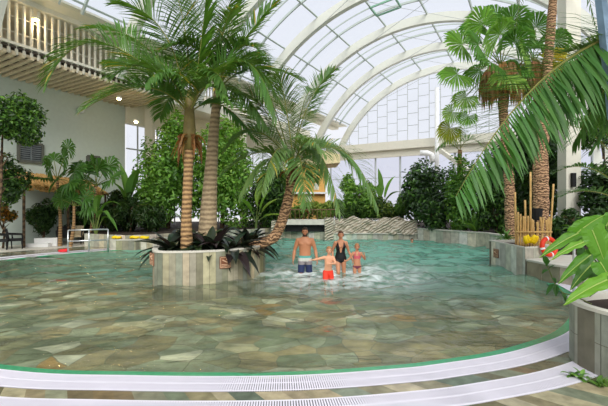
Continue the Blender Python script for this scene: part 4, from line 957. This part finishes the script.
# white low walls behind the chairs
def low(x0, Y0, x1, Y1, h, t=.3):
    a, b = P(x0, 0, Y0), P(x1, 0, Y1); mb.prism([(a.x, Y0), (b.x, Y1), (b.x, Y1+t), (a.x, Y0+t)], 0, h)
mb = MB(); low(34, 18.2, 57, 18.5, .42); low(24, 17.95, 48, 18.1, .18, .3); low(118, 20, 156, 19.4, .62, .4)
struct(mb.build('wall_low', WHITE))
# small fan palms at left
def small_fan(label, px, py, Y, tops, r, seed, xtop):
    g = random.Random(seed); q = P(px, py, Y); q.z = .02; t = thing('fan_palm', label, 'palm', q); top = P(xtop[0], xtop[1], Y)
    trunk(t, [q, q.lerp(top, .5)+V((.08, 0, 0)), top], [.1, .07, .06], T_RING, n=8)
    for (x, y) in tops: fan_leaf(t, top, P(x, y, Y+g.uniform(-.6, .4)), V((g.uniform(-.4, .4), -.8, g.uniform(.3, .9))), r*g.uniform(.8, 1.1), jit(S(78, 120, 52), .15), 20)
small_fan('slim fan palm with stiff upright leaves before the left wall window', 60, 243, 18.5, [(50, 168), (64, 158), (68, 148), (75, 170), (44, 178), (58, 178), (70, 182), (54, 160)], .72, 31, (57, 180))
small_fan('fan palm with wide dark leaves above the straw awning', 88, 242, 19.5, [(84, 172), (98, 168), (108, 166), (90, 182), (112, 178), (100, 184), (78, 180), (94, 164)], .8, 32, (96, 186))
small_fan('short fan palm between the two taller ones behind the railing', 70, 243.5, 18.2, [(66, 192), (78, 188), (84, 198), (72, 200), (62, 200), (88, 206)], .6, 33, (74, 206))
def banana(name, label, px, py, Y, z, spec, w, pal, seed, cat='plant'):
    g = random.Random(seed); q = P(px, py, Y); q.z = z; r = thing(name, label, cat, q)
    mb = MB(); mb.tube([q, q+V((0, 0, .5))], [.08, .05], 8, S(110, 130, 70)); mb.build('stem', LEAF, r)
    for (cx, cy, tx, ty) in spec:
        mb = MB(); c, t = P(cx, cy, Y+g.uniform(-.3, .3)), P(tx, ty, Y+g.uniform(-.6, .4)); p0 = q+V((0, 0, .4)); mb.tube([bez(p0, c, t, k/6*.4) for k in range(7)], .018, 5, S(130, 150, 80))
        f = .32; a = bez(p0, c, t, f); b = p0.lerp(c, f).lerp(c.lerp(t, f), 1) ; blade(mb, a, c.lerp(t, f), t, w*g.uniform(.85, 1.15), jit(g.choice(pal), .1), 9); mb.build('leaf', LEAF, r)
    return r
banana('banana_plant', 'banana plant with broad arching leaves behind the steel railing', 96, 243, 18.2, .02, [(98, 195, 112, 222), (92, 196, 80, 212), (100, 190, 122, 206), (95, 186, 104, 198), (88, 200, 72, 218), (104, 200, 118, 232), (90, 205, 84, 228)], .36, G_M, 50)
banana('banana_plant', 'banana plant with paddle leaves in front of the glass column bay', 128, 240, 20.5, .6, [(126, 190, 112, 182), (130, 180, 140, 168), (133, 190, 150, 190), (125, 180, 120, 164), (136, 200, 156, 206)], .6, G_M, 51)
hl = ['dark strap leafed shrub behind the low planter, nearest the railing', 'dark strap leafed shrub behind the middle of the low planter', 'dark strap leafed shrub behind the low planter, nearest the big tree']
for k, (px, Y) in enumerate([(114, 20.5), (130, 20), (147, 20)]):
    t = tree('dark_shrub', hl[k], 'shrub', px, Y, .6, px-15, px+15, 188+3*k, 238, 1500, .34, G_D+[S(60, 80, 36)], 60+k, 1.0, 6, 'dark shrubs behind the low planter', aspect=.2, droop=1.2)
tree('dark_shrub', 'broad dark shrub in shade behind the steel railing', 'shrub', 86, 21.5, .02, 60, 112, 200, 240, 1800, .26, G_D, 66, 1.0, 7, aspect=.35)
# ------------------------------------------------------------------ greenery behind the pool
tree('broadleaf_tree', 'big bright broadleaf tree behind the island palms, left of the ringed trunk', 'tree', 168, 23, .6, 138, 200, 108, 240, 9000, .27, G_M+G_B[:2], 80, 2.2, 18)
tree('broadleaf_tree', 'big bright broadleaf tree behind the island palms, right of the grey trunk', 'tree', 222, 23.5, .6, 188, 254, 116, 240, 9000, .28, G_B+G_M[:2], 81, 2.2, 18)
tree('dark_tree', 'dark tree with drooping fronds behind the leaning coconut trunk', 'tree', 262, 25, .6, 238, 290, 158, 240, 5200, .34, G_D+G_M[:1], 82, 1.8, 9, aspect=.25, droop=1)
banana('banana_plant', 'yellow green banana plant between the grey trunk and leaning palm', 256, 236, 22.5, .62, [(250, 205, 236, 196), (258, 195, 262, 180), (264, 205, 280, 198), (252, 215, 238, 222), (268, 212, 284, 216), (262, 200, 272, 186)], .6, G_Y+G_B, 52)
banana('banana_plant', 'tall banana plant with split leaves before the end window', 380, 220, 29, .62, [(376, 190, 366, 178), (380, 180, 378, 168), (388, 180, 396, 176), (386, 190, 402, 192), (378, 195, 364, 196)], .75, G_B+G_M, 53)
tree('leafy_tree', 'light green tree under the arching coconut frond', 'tree', 356, 26, .6, 336, 376, 172, 222, 2600, .3, G_M+G_B, 83, 1.5, 9, aspect=.35, droop=.6)
tree('leafy_shrub', 'low yellow green shrub above the footbridge', 'shrub', 300, 27, .6, 282, 318, 200, 224, 1100, .24, G_Y+G_M, 84, .9, 6)
ll = ['in front of the ochre hut ledge', 'just right of the ochre hut', 'under the arching coconut frond', 'above the left of the rock wall', 'above the middle of the rock wall', 'above the right of the rock wall']
for k, (x0, x1, y0, pal) in enumerate([(312, 332, 206, G_Y), (328, 346, 204, G_M), (344, 362, 206, G_D+G_M), (360, 378, 204, G_M), (376, 394, 205, G_Y+G_D), (392, 412, 200, G_M)]):
    tree('fern_shrub', 'feathery low shrub '+ll[k], 'shrub', (x0+x1)/2, 25.5+.3*(k % 2), .6, x0-3, x1+3, y0-9, 224, 1500, .34, pal, 90+k, .9, 6, 'feathery shrubs above the rock wall', aspect=.18, droop=.4)
tree('leafy_tree', 'pale green loose tree behind the leaning palm and the ochre hut', 'tree', 285, 32, .6, 250, 330, 150, 235, 5200, .34, G_M+G_Y, 120, 1.2, 12)
strap_plant('bromeliad', 'red flowered bromeliad at the foot of the ochre hut', 'plant', P(309, 213, 26), 16, .6, .1, [S(170, 60, 60), S(120, 130, 60)], 77, (20, 80))
tree('rubber_tree', 'dense dark rubber tree before the beam elbow at the pool end', 'tree', 430, 23.5, .6, 404, 456, 154, 238, 4600, .3, G_D+G_M[:1], 85, 2.0, 13, m=WAX)
tree('rubber_tree', 'lower dark leafy bush at the right end of the rock wall', 'shrub', 432, 21.8, .6, 416, 452, 196, 238, 1600, .26, G_D+G_M[:1], 86, 1.0, 7, m=WAX)
tree('climber', 'light green climbing plant hanging over the right pool wall', 'shrub', 466, 20.5, .6, 446, 486, 150, 240, 3600, .24, G_M+G_B[:1], 87, 1.2, 12)
tree('climber', 'mid green climbing plant behind the rough fan palm trunk', 'shrub', 496, 19, .6, 478, 516, 172, 244, 3000, .22, G_M+G_D, 88, 1.0, 10)
tree('dark_tree', 'dark tree in the shade between the fan palm trunks and column', 'tree', 540, 20, .6, 512, 566, 120, 232, 4200, .28, G_D, 89, 1.6, 12)
tree('dark_tree', 'dark hedge like tree right of the cream column', 'tree', 598, 17, .6, 578, 640, 158, 232, 4200, .24, G_D, 100, 1.6, 11)
tree('dark_tree', 'dense dark tree filling the gap behind the two fan palm trunks', 'tree', 510, 23.5, .6, 474, 552, 140, 236, 6500, .34, G_D, 121, 1.2, 14)
tree('dark_shrub', 'low dark shrub at the foot of the cream column', 'shrub', 572, 15.5, .6, 552, 596, 206, 246, 1700, .3, G_D+G_M[:1], 101, 1.0, 7, aspect=.3, droop=.4)
tree('dark_shrub', 'dark bush right of the bamboo behind the big leafed plant', 'shrub', 612, 13, .3, 584, 650, 206, 252, 1800, .28, G_D, 102, 1.0, 7)
tree('dark_tree', 'tall dark tree behind the long arching frond at right edge', 'tree', 603, 19.5, .6, 588, 618, 84, 156, 3600, .3, G_D+G_M[:1], 103, 1.6, 10)
strap_plant('pond_fern', 'small fern spilling over the pale block beside the trunk foot', 'plant', P(506, 240, 13.4)+V((0, 0, .02)), 18, .6, .09, G_M, 104, (10, 70))
strap_plant('bird_of_paradise', 'broad leafed plant hanging over the right pool wall', 'plant', V((P(470, 0, 20).x, 19.4, .6)), 14, 1.2, .3, G_M+G_B, 105, (30, 80))
# narrow trunk of a young palm behind the climbers
yp = palm('young_palm', 'young palm with slim trunk between the rubber tree and climbers', V((P(459, 0, 21).x, 21, .6)), [V((P(459, 0, 21).x, 21, .55)), P(459, 190, 21), P(460, 150, 21)], [.16, .13, .11], T_RING, [(P(450, 130, 21), P(436, 150, 20.6)), (P(470, 128, 21), P(486, 150, 20.6)), (P(460, 118, 20.5), P(462, 140, 19.4)), (P(448, 140, 22), P(440, 130, 23))], P(460, 150, 21), S(84, 124, 56), .6, 30, .6)
# ------------------------------------------------------------------ people
SKIN = mat('skin_tan', S(194, 132, 96), .5, var=.05); SKINC = mat('skin_fair', S(222, 164, 130), .5, var=.05); SKINW = mat('skin_warm', S(204, 142, 108), .5, var=.05)
LIP = mat('lips', S(160, 84, 74), .5); EYE = mat('eye', S(40, 32, 28), .3)
def interp(a, b, n): return [V(a).lerp(V(b), i/n) for i in range(n+1)]
def person(label, loc, h, skin, pose, hair, build=1.0, vox=.0105, child=False, fem=False, turn=0.0):
    """pose: joints in metres for a 1.8 m figure facing -Y, scaled to h; returns root, body, point list"""
    s = h/1.8; loc = V(loc); root = thing('person', label, 'person', loc)
    Rz = Matrix.Rotation(turn, 3, 'Z')
    W = lambda p: loc + Rz @ (V(p)*s)
    mb = MB(); hs = 1.2 if child else 1.0
    # torso from elliptical sections (half width, half depth, z)
    if fem: sec = [(.10, .09, .80), (.165, .115, .88), (.175, .118, .95), (.15, .10, 1.05), (.125, .092, 1.15), (.142, .105, 1.26), (.158, .118, 1.33), (.165, .10, 1.42), (.11, .075, 1.49), (.055, .055, 1.53)]
    elif child: sec = [(.10, .08, .80), (.14, .10, .88), (.14, .10, .95), (.132, .098, 1.05), (.128, .095, 1.15), (.138, .098, 1.28), (.152, .092, 1.40), (.10, .07, 1.48), (.052, .052, 1.52)]
    else: sec = [(.10, .09, .80), (.155, .11, .88), (.162, .112, .95), (.155, .105, 1.05), (.158, .105, 1.15), (.18, .118, 1.28), (.205, .12, 1.38), (.185, .10, 1.45), (.11, .08, 1.51), (.062, .06, 1.54)]
    lean = pose.get('lean', (0, 0)); nn = 20; vs = []
    def lx(z): f = max(0, z-.9); return V((lean[0]*f, lean[1]*f, 0))
    for (a, b, z) in sec:
        for k in range(nn):
            q = 2*math.pi*k/nn; vs.append(W(lx(z)+V((a*build*math.cos(q), b*build*math.sin(q), z))))
    fs = [(i*nn+k, i*nn+(k+1) % nn, (i+1)*nn+(k+1) % nn, (i+1)*nn+k) for i in range(len(sec)-1) for k in range(nn)]+[tuple(range(nn-1, -1, -1)), tuple(range((len(sec)-1)*nn, len(sec)*nn))]
    mb.add(vs, fs)
    hc = lx(1.66)+V((pose.get('hx', 0), -.015, 1.665+(.02 if child else 0)))
    mb.tube([W(lx(1.45)+V((0, 0, 1.45))), W(hc-V((0, 0, .05)))], [.068*s, .056*s*(.95 if child or fem else 1.1)], 12)
    mb.ell(W(hc+V((0, .012, .03))), (.077*s*hs, .095*s*hs, .098*s*hs), 18, 14); mb.ell(W(hc+V((0, -.018, -.04))), (.058*s*hs, .072*s*hs, .078*s*hs), 16, 12)
    mb.tube([W(hc+V((0, -.088*hs, .015))), W(hc+V((0, -.112*hs, -.022))), W(hc+V((0, -.085*hs, -.03)))], [.008*s, .016*s, .01*s], 8)
    for t in (-1, 1): mb.ell(W(hc+V((t*.078*hs, .01, -.005))), (.014*s, .024*s, .032*s), 8, 8)
    if not fem and not child:
        for t in (-1, 1): mb.ell(W(lx(1.34)+V((t*.085, -.085, 1.335))), (.085*s, .045*s, .06*s), 12, 8)
    if fem:
        for t in (-1, 1): mb.ell(W(lx(1.31)+V((t*.078, -.098, 1.31))), (.07*s, .06*s, .065*s), 12, 8)
    ar = .92 if child else (.9 if fem else 1.08); ar *= build
    for t, side in ((-1, 'L'), (1, 'R')):
        sh = lx(1.42)+V((t*(.165 if fem or child else .205), 0, 1.43)); el, wr = V(pose['el'+side]), V(pose['wr'+side])
        mb.tube([W(lx(1.42)+V((t*.10, 0, 1.43))), W(sh), W(sh.lerp(el, .35)), W(sh.lerp(el, .8)), W(el), W(el.lerp(wr, .3)), W(el.lerp(wr, .75)), W(wr)], [x*s*ar for x in (.06, .064, .056, .046, .042, .044, .034, .028)], 12)
        hd = V(pose.get('hd'+side, (wr-el))).normalized(); pn = V(pose.get('pn'+side, (t, 0, 0))); pn = (pn-hd*pn.dot(hd)).normalized(); sd = hd.cross(pn)
        pal = wr+hd*.05; Rr = Matrix((sd, pn, hd)).transposed(); mb.ell(W(pal), (.04*s, .02*s, .058*s), 12, 8, R=Rz @ Rr)
        for k, (o, l) in enumerate(((-.028, .066), (-.01, .076), (.01, .07), (.027, .056))):
            b0 = wr+hd*.085+sd*o; k1 = b0+hd*l*.45-pn*.006; k2 = k1+hd*l*.3-pn*.018; k3 = k2+hd*l*.15-pn*.022
            mb.tube([W(b0-hd*.03), W(b0), W(k1), W(k2), W(k3)], [.0105*s, .0105*s, .01*s, .0095*s, .008*s], 7)
        th = wr+hd*.03-sd*.03; mb.tube([W(wr+hd*.02-sd*.01), W(th-sd*.008), W(th-sd*.024+hd*.03-pn*.012), W(th-sd*.024+hd*.056-pn*.022)], [.013*s, .0125*s, .011*s, .009*s], 7)
        hp = V((t*.088, 0, .9)); kn, an = V(pose['kn'+side]), V(pose['an'+side]); lg = build*(1.0 if not child else .9)
        mb.tube([W(hp+V((0, 0, .04))), W(hp.lerp(kn, .25)), W(hp.lerp(kn, .75)), W(kn), W(kn.lerp(an, .3)), W(kn.lerp(an, .8)), W(an)], [x*s*lg for x in (.092, .088, .066, .057, .058, .04, .036)], 14)
        mb.ell(W(an+V((0, -.07, -.035))), (.042*s, .125*s, .034*s), 12, 8, R=Rz); mb.ell(W(an+V((0, .02, -.02))), (.036*s, .045*s, .045*s), 10, 8)
        for k in range(5): mb.ell(W(an+V(((k-2)*.016, -.185+.006*abs(k-1.5), -.045))), (.009*s, .022*s, .012*s), 7, 6, R=Rz)
    o = mb.build('body_raw', skin, root)
    md = o.modifiers.new('r', 'REMESH'); md.mode = 'VOXEL'; md.voxel_size = vox*s
    sm = o.modifiers.new('s', 'SMOOTH'); sm.iterations = 3; sm.factor = .5
    dg = bpy.context.evaluated_depsgraph_get(); dg.update(); me = bpy.data.meshes.new_from_object(o.evaluated_get(dg))
    bpy.data.objects.remove(o); me.materials.clear(); me.materials.append(skin); me.polygons.foreach_set('use_smooth', [True]*len(me.polygons))
    body = bpy.data.objects.new('body', me); COL.objects.link(body); body.parent = root; BASE[body.name] = loc
    # garments are grown from the body's own surface
    co = np.zeros(len(me.vertices)*3, np.float32); me.vertices.foreach_get('co', co); co = co.reshape(-1, 3)
    no = np.zeros(len(me.vertices)*3, np.float32); me.vertices.foreach_get('normal', no); no = no.reshape(-1, 3)
    un = (np.array(Rz.transposed()) @ co.T).T/s; unn = (np.array(Rz.transposed()) @ no.T).T
    polys = [tuple(p.vertices) for p in me.polygons]
    def garment(name, mask, thick, m, colf=None):
        ok = mask(un, unn); th = thick(un)*s; keep = [p for p in polys if all(ok[i] for i in p)]
        used = sorted({i for p in keep for i in p}); mp = {i: k for k, i in enumerate(used)}
        q = co+no*th[:, None]; cols = [colf(un[list(p)].mean(0)) for p in keep] if colf else None
        vs = [tuple(q[i]+np.array(loc)) for i in used]; return mk(name, vs, [tuple(mp[i] for i in p) for p in keep], m, root, True, cols)
    # face
    for t in (-1, 1):
        e = MB(); e.ell(W(hc+V((t*.03*hs, -.083*hs, .02))), (.012*s, .008*s, .007*s), 8, 6); e.build('eye', EYE, root, True)
    e = MB(); e.ell(W(hc+V((0, -.087*hs, -.062*hs))), (.026*s, .01*s, .007*s), 10, 6); e.build('mouth', LIP, root, True)
    hair(root, W, hc, s, hs, garment, Rz)
    return root, garment, W, hc, s
def cap(hm, low, back=.0, top=.012):
    def f(root, W, hc, s, hs, garment, Rz):
        def mask(u, n): return ((u[:, 2] > hc.z+.055*hs) | ((u[:, 1] > hc.y+.0) & (u[:, 2] > hc.z-low))) & (abs(u[:, 0]-hc.x) < .13*hs) & (abs(u[:, 1]) < .2) & (u[:, 2] > hc.z-.16)
        garment('hair', mask, lambda u: np.full(len(u), top), hm)
    return f
HB = mat('dark_hair', S(56, 38, 28), .6, var=.3, vscale=60); HL = mat('light_brown_hair', S(168, 118, 76), .6, var=.3, vscale=60); HW = mat('brown_hair', S(92, 58, 40), .6, var=.3, vscale=60)
def beard(g, hc, hm): g('beard', lambda u, n: (u[:, 2] < hc.z-.035) & (u[:, 2] > hc.z-.14) & (u[:, 1] < hc.y+.0) & (abs(u[:, 0]-hc.x) < .085) & ~((abs(u[:, 2]-hc.z+.062) < .012) & (abs(u[:, 0]-hc.x) < .03)), lambda u: np.full(len(u), .006), hm)
fz = lambda y: -depth(0, y)
def trunks_col(u):
    z = u[2]
    if z > .93: return S(96, 170, 160)
    if z > .84: return S(206, 206, 198)
    if z > .74: return S(140, 134, 136)
    return S(38, 50, 88)
CL = mat('swim_fabric', attr=True, rough=.7, var=.08, vscale=20)
q = P(305, 0, 11.0); q.z = fz(11)
r_, g_, W_, hc_, s_ = person('bearded man in teal and navy swim shorts wading at left of the group', q, 1.80, SKIN, dict(elL=(-.30, .04, 1.13), wrL=(-.33, -.06, .88), elR=(.30, .04, 1.13), wrR=(.34, -.06, .88), pnL=(-1, 0, 0), pnR=(1, 0, 0), knL=(-.11, -.06, .5), anL=(-.11, .02, .08), knR=(.12, .03, .5), anR=(.12, .14, .09), hx=0), cap(HB, .09), 1.04, turn=-.04)
beard(g_, hc_, HB)
g_('swim_shorts', lambda u, n: (u[:, 2] < 1.0) & (u[:, 2] > .51) & (abs(u[:, 0]) < .225) & ((abs(u[:, 0]) < .2) | (u[:, 2] < .8)), lambda u: .012+.02*np.clip((.95-u[:, 2])/.4, 0, 1), CL, trunks_col)
q = P(340.5, 0, 11.4); q.z = fz(11.4)
r_, g_, W_, hc_, s_ = person('woman in a black plunging swimsuit wading between the two children', q, 1.70, SKINW, dict(elL=(-.25, .05, 1.15), wrL=(-.24, -.06, .90), elR=(.26, .02, 1.14), wrR=(.36, -.06, .93), hdR=(.25, -.1, -.95), pnL=(-1, 0, 0), pnR=(.9, .2, 0), knL=(-.08, -.16, .52), anL=(-.08, -.02, .1), knR=(.11, .02, .5), anR=(.11, .14, .1), lean=(.0, -.12)), cap(HW, .07), 1.0, fem=True)
mb = MB(); mb.ell(W_(hc_+V((0, .1, .05))), (.045*s_, .05*s_, .05*s_), 10, 8); mb.build('hair_bun', HW, r_, True)
def suit(u, n):
    x, z, y = np.abs(u[:, 0]), u[:, 2], u[:, 1]+.12*np.clip(u[:, 2]-.9, 0, 9)
    body = (z < 1.26) & (z > .80+.55*np.clip(x-.03, 0, 1)) & (x < .19)
    front = (z >= 1.26) & (z < 1.47) & (x < .17-.35*(z-1.26)) & (x > .012+.22*(z-1.16)) & (y < .02)
    plunge = (y < 0) & (x < .012+.22*(z-1.13)) & (z > 1.12)
    back = (z >= 1.26) & (z < 1.47) & (y >= .0) & (x < .115) & (x > .06)
    return ((body & ~plunge) | (front & ~plunge) | back)
g_('swimsuit', suit, lambda u: np.full(len(u), .006), mat('black_lycra', S(18, 18, 21), .5))
q = P(328, 0, 9.95); q.z = fz(9.95)
r_, g_, W_, hc_, s_ = person('boy in red orange swim shorts running through the water in front', q, 1.28, SKINC, dict(elL=(-.36, -.06, 1.38), wrL=(-.56, -.16, 1.36), elR=(.26, -.14, 1.22), wrR=(.06, -.30, 1.24), hdR=(-.9, -.1, .05), pnR=(0, -1, 0), hdL=(-1, -.2, .05), pnL=(0, .2, 1), knL=(-.10, -.16, .55), anL=(-.10, .02, .14), knR=(.13, .0, .52), anR=(.17, .16, .12), lean=(.04, -.1)), cap(HL, .09, top=.016), 1.05, child=True, turn=.05)
g_('swim_shorts', lambda u, n: (u[:, 2] < .97) & (u[:, 2] > .62) & (abs(u[:, 0]) < .22), lambda u: .014+.03*np.clip((.92-u[:, 2])/.3, 0, 1), mat('red_shorts', S(236, 62, 40), .7, var=.1))
q = P(357, 0, 11.35); q.z = fz(11.35)
r_, g_, W_, hc_, s_ = person('girl in a pink bikini holding the womans hand at right of the group', q, 1.30, SKINW, dict(elL=(-.30, -.02, 1.20), wrL=(-.46, -.08, 1.10), hdL=(-.9, -.1, .35), pnL=(0, 1, .2), elR=(.32, .0, 1.18), wrR=(.30, -.16, 1.36), hdR=(-.1, -.3, .9), pnR=(1, 0, 0), knL=(-.09, -.1, .52), anL=(-.09, .04, .1), knR=(.11, .0, .5), anR=(.12, .12, .1)), cap(HL, .1), 1.05, child=True, turn=-.1)
PINK = mat('pink_fabric', S(212, 96, 110), .7, var=.25, vscale=40)
g_('bikini_top', lambda u, n: ((u[:, 2] < 1.33) & (u[:, 2] > 1.21) & (abs(u[:, 0]) < .17)) | ((u[:, 2] >= 1.33) & (u[:, 2] < 1.47) & (abs(abs(u[:, 0])-.075) < .022)), lambda u: np.full(len(u), .008), PINK)
g_('bikini_bottom', lambda u, n: (u[:, 2] < .93) & (u[:, 2] > .80+.6*np.clip(abs(u[:, 0])-.03, 0, 1)) & (abs(u[:, 0]) < .18), lambda u: np.full(len(u), .008), mat('plum_fabric', S(120, 58, 76), .7, var=.25, vscale=40))
# far swimmer: only head and shoulders clear the water
q = P(412, 0, 20); q.z = -1.22
person('swimmer with only head and shoulders above water before the rock wall', q, 1.5, SKINC, dict(elL=(-.3, -.1, 1.2), wrL=(-.3, -.3, 1.1), elR=(.3, -.1, 1.2), wrR=(.3, -.3, 1.1), knL=(-.1, -.05, .5), anL=(-.1, .05, .06), knR=(.1, 0, .5), anR=(.1, .08, .06)), cap(HB, .1), vox=.014)
# ------------------------------------------------------------------ light, sky, camera
w = bpy.data.worlds.new('sky'); sc.world = w; w.use_nodes = True; nt = w.node_tree; nt.nodes.clear()
o = nt.nodes.new('ShaderNodeOutputWorld'); bg = N(nt, 'ShaderNodeBackground', Strength=1.0)
tc = N(nt, 'ShaderNodeTexCoord'); sx = N(nt, 'ShaderNodeSeparateXYZ'); nt.links.new(tc.outputs['Generated'], sx.inputs[0])
cr = N(nt, 'ShaderNodeValToRGB'); cr.color_ramp.elements[0].color = (.86, .87, .91, 1); cr.color_ramp.elements[0].position = .0
cr.color_ramp.elements[1].color = (.80, .84, .93, 1); cr.color_ramp.elements[1].position = .8
nt.links.new(sx.outputs['Z'], cr.inputs[0]); nt.links.new(cr.outputs[0], bg.inputs['Color']); nt.links.new(bg.outputs[0], o.inputs[0])
sun = bpy.data.lights.new('sun', 'SUN'); sun.energy = 3.3; sun.angle = math.radians(40); sun.color = (1, .97, .9)
so = bpy.data.objects.new('sun', sun); COL.objects.link(so)
d = V((-.12, .75, -.62)); so.rotation_euler = d.to_track_quat('-Z', 'Y').to_euler()
cam = bpy.data.cameras.new('camera'); co_ = bpy.data.objects.new('camera', cam); COL.objects.link(co_)
co_.location = (0, 0, H); co_.rotation_euler = (math.pi/2, 0, 0); cam.sensor_width = 36; cam.lens = F/608*36; cam.shift_y = (HY-203)/608; cam.clip_start = .05; cam.clip_end = 500
sc.camera = co_
sc.view_settings.view_transform = 'Standard'; sc.view_settings.look = 'None'; sc.view_settings.gamma = 1; sc.view_settings.exposure = 0.1
sc.view_settings.use_curve_mapping = False
sc.cycles.max_bounces = 10; sc.cycles.transparent_max_bounces = 24; sc.cycles.diffuse_bounces = 4; sc.cycles.glossy_bounces = 4
sc.cycles.caustics_reflective = False; sc.cycles.caustics_refractive = False; sc.cycles.sample_clamp_indirect = 6
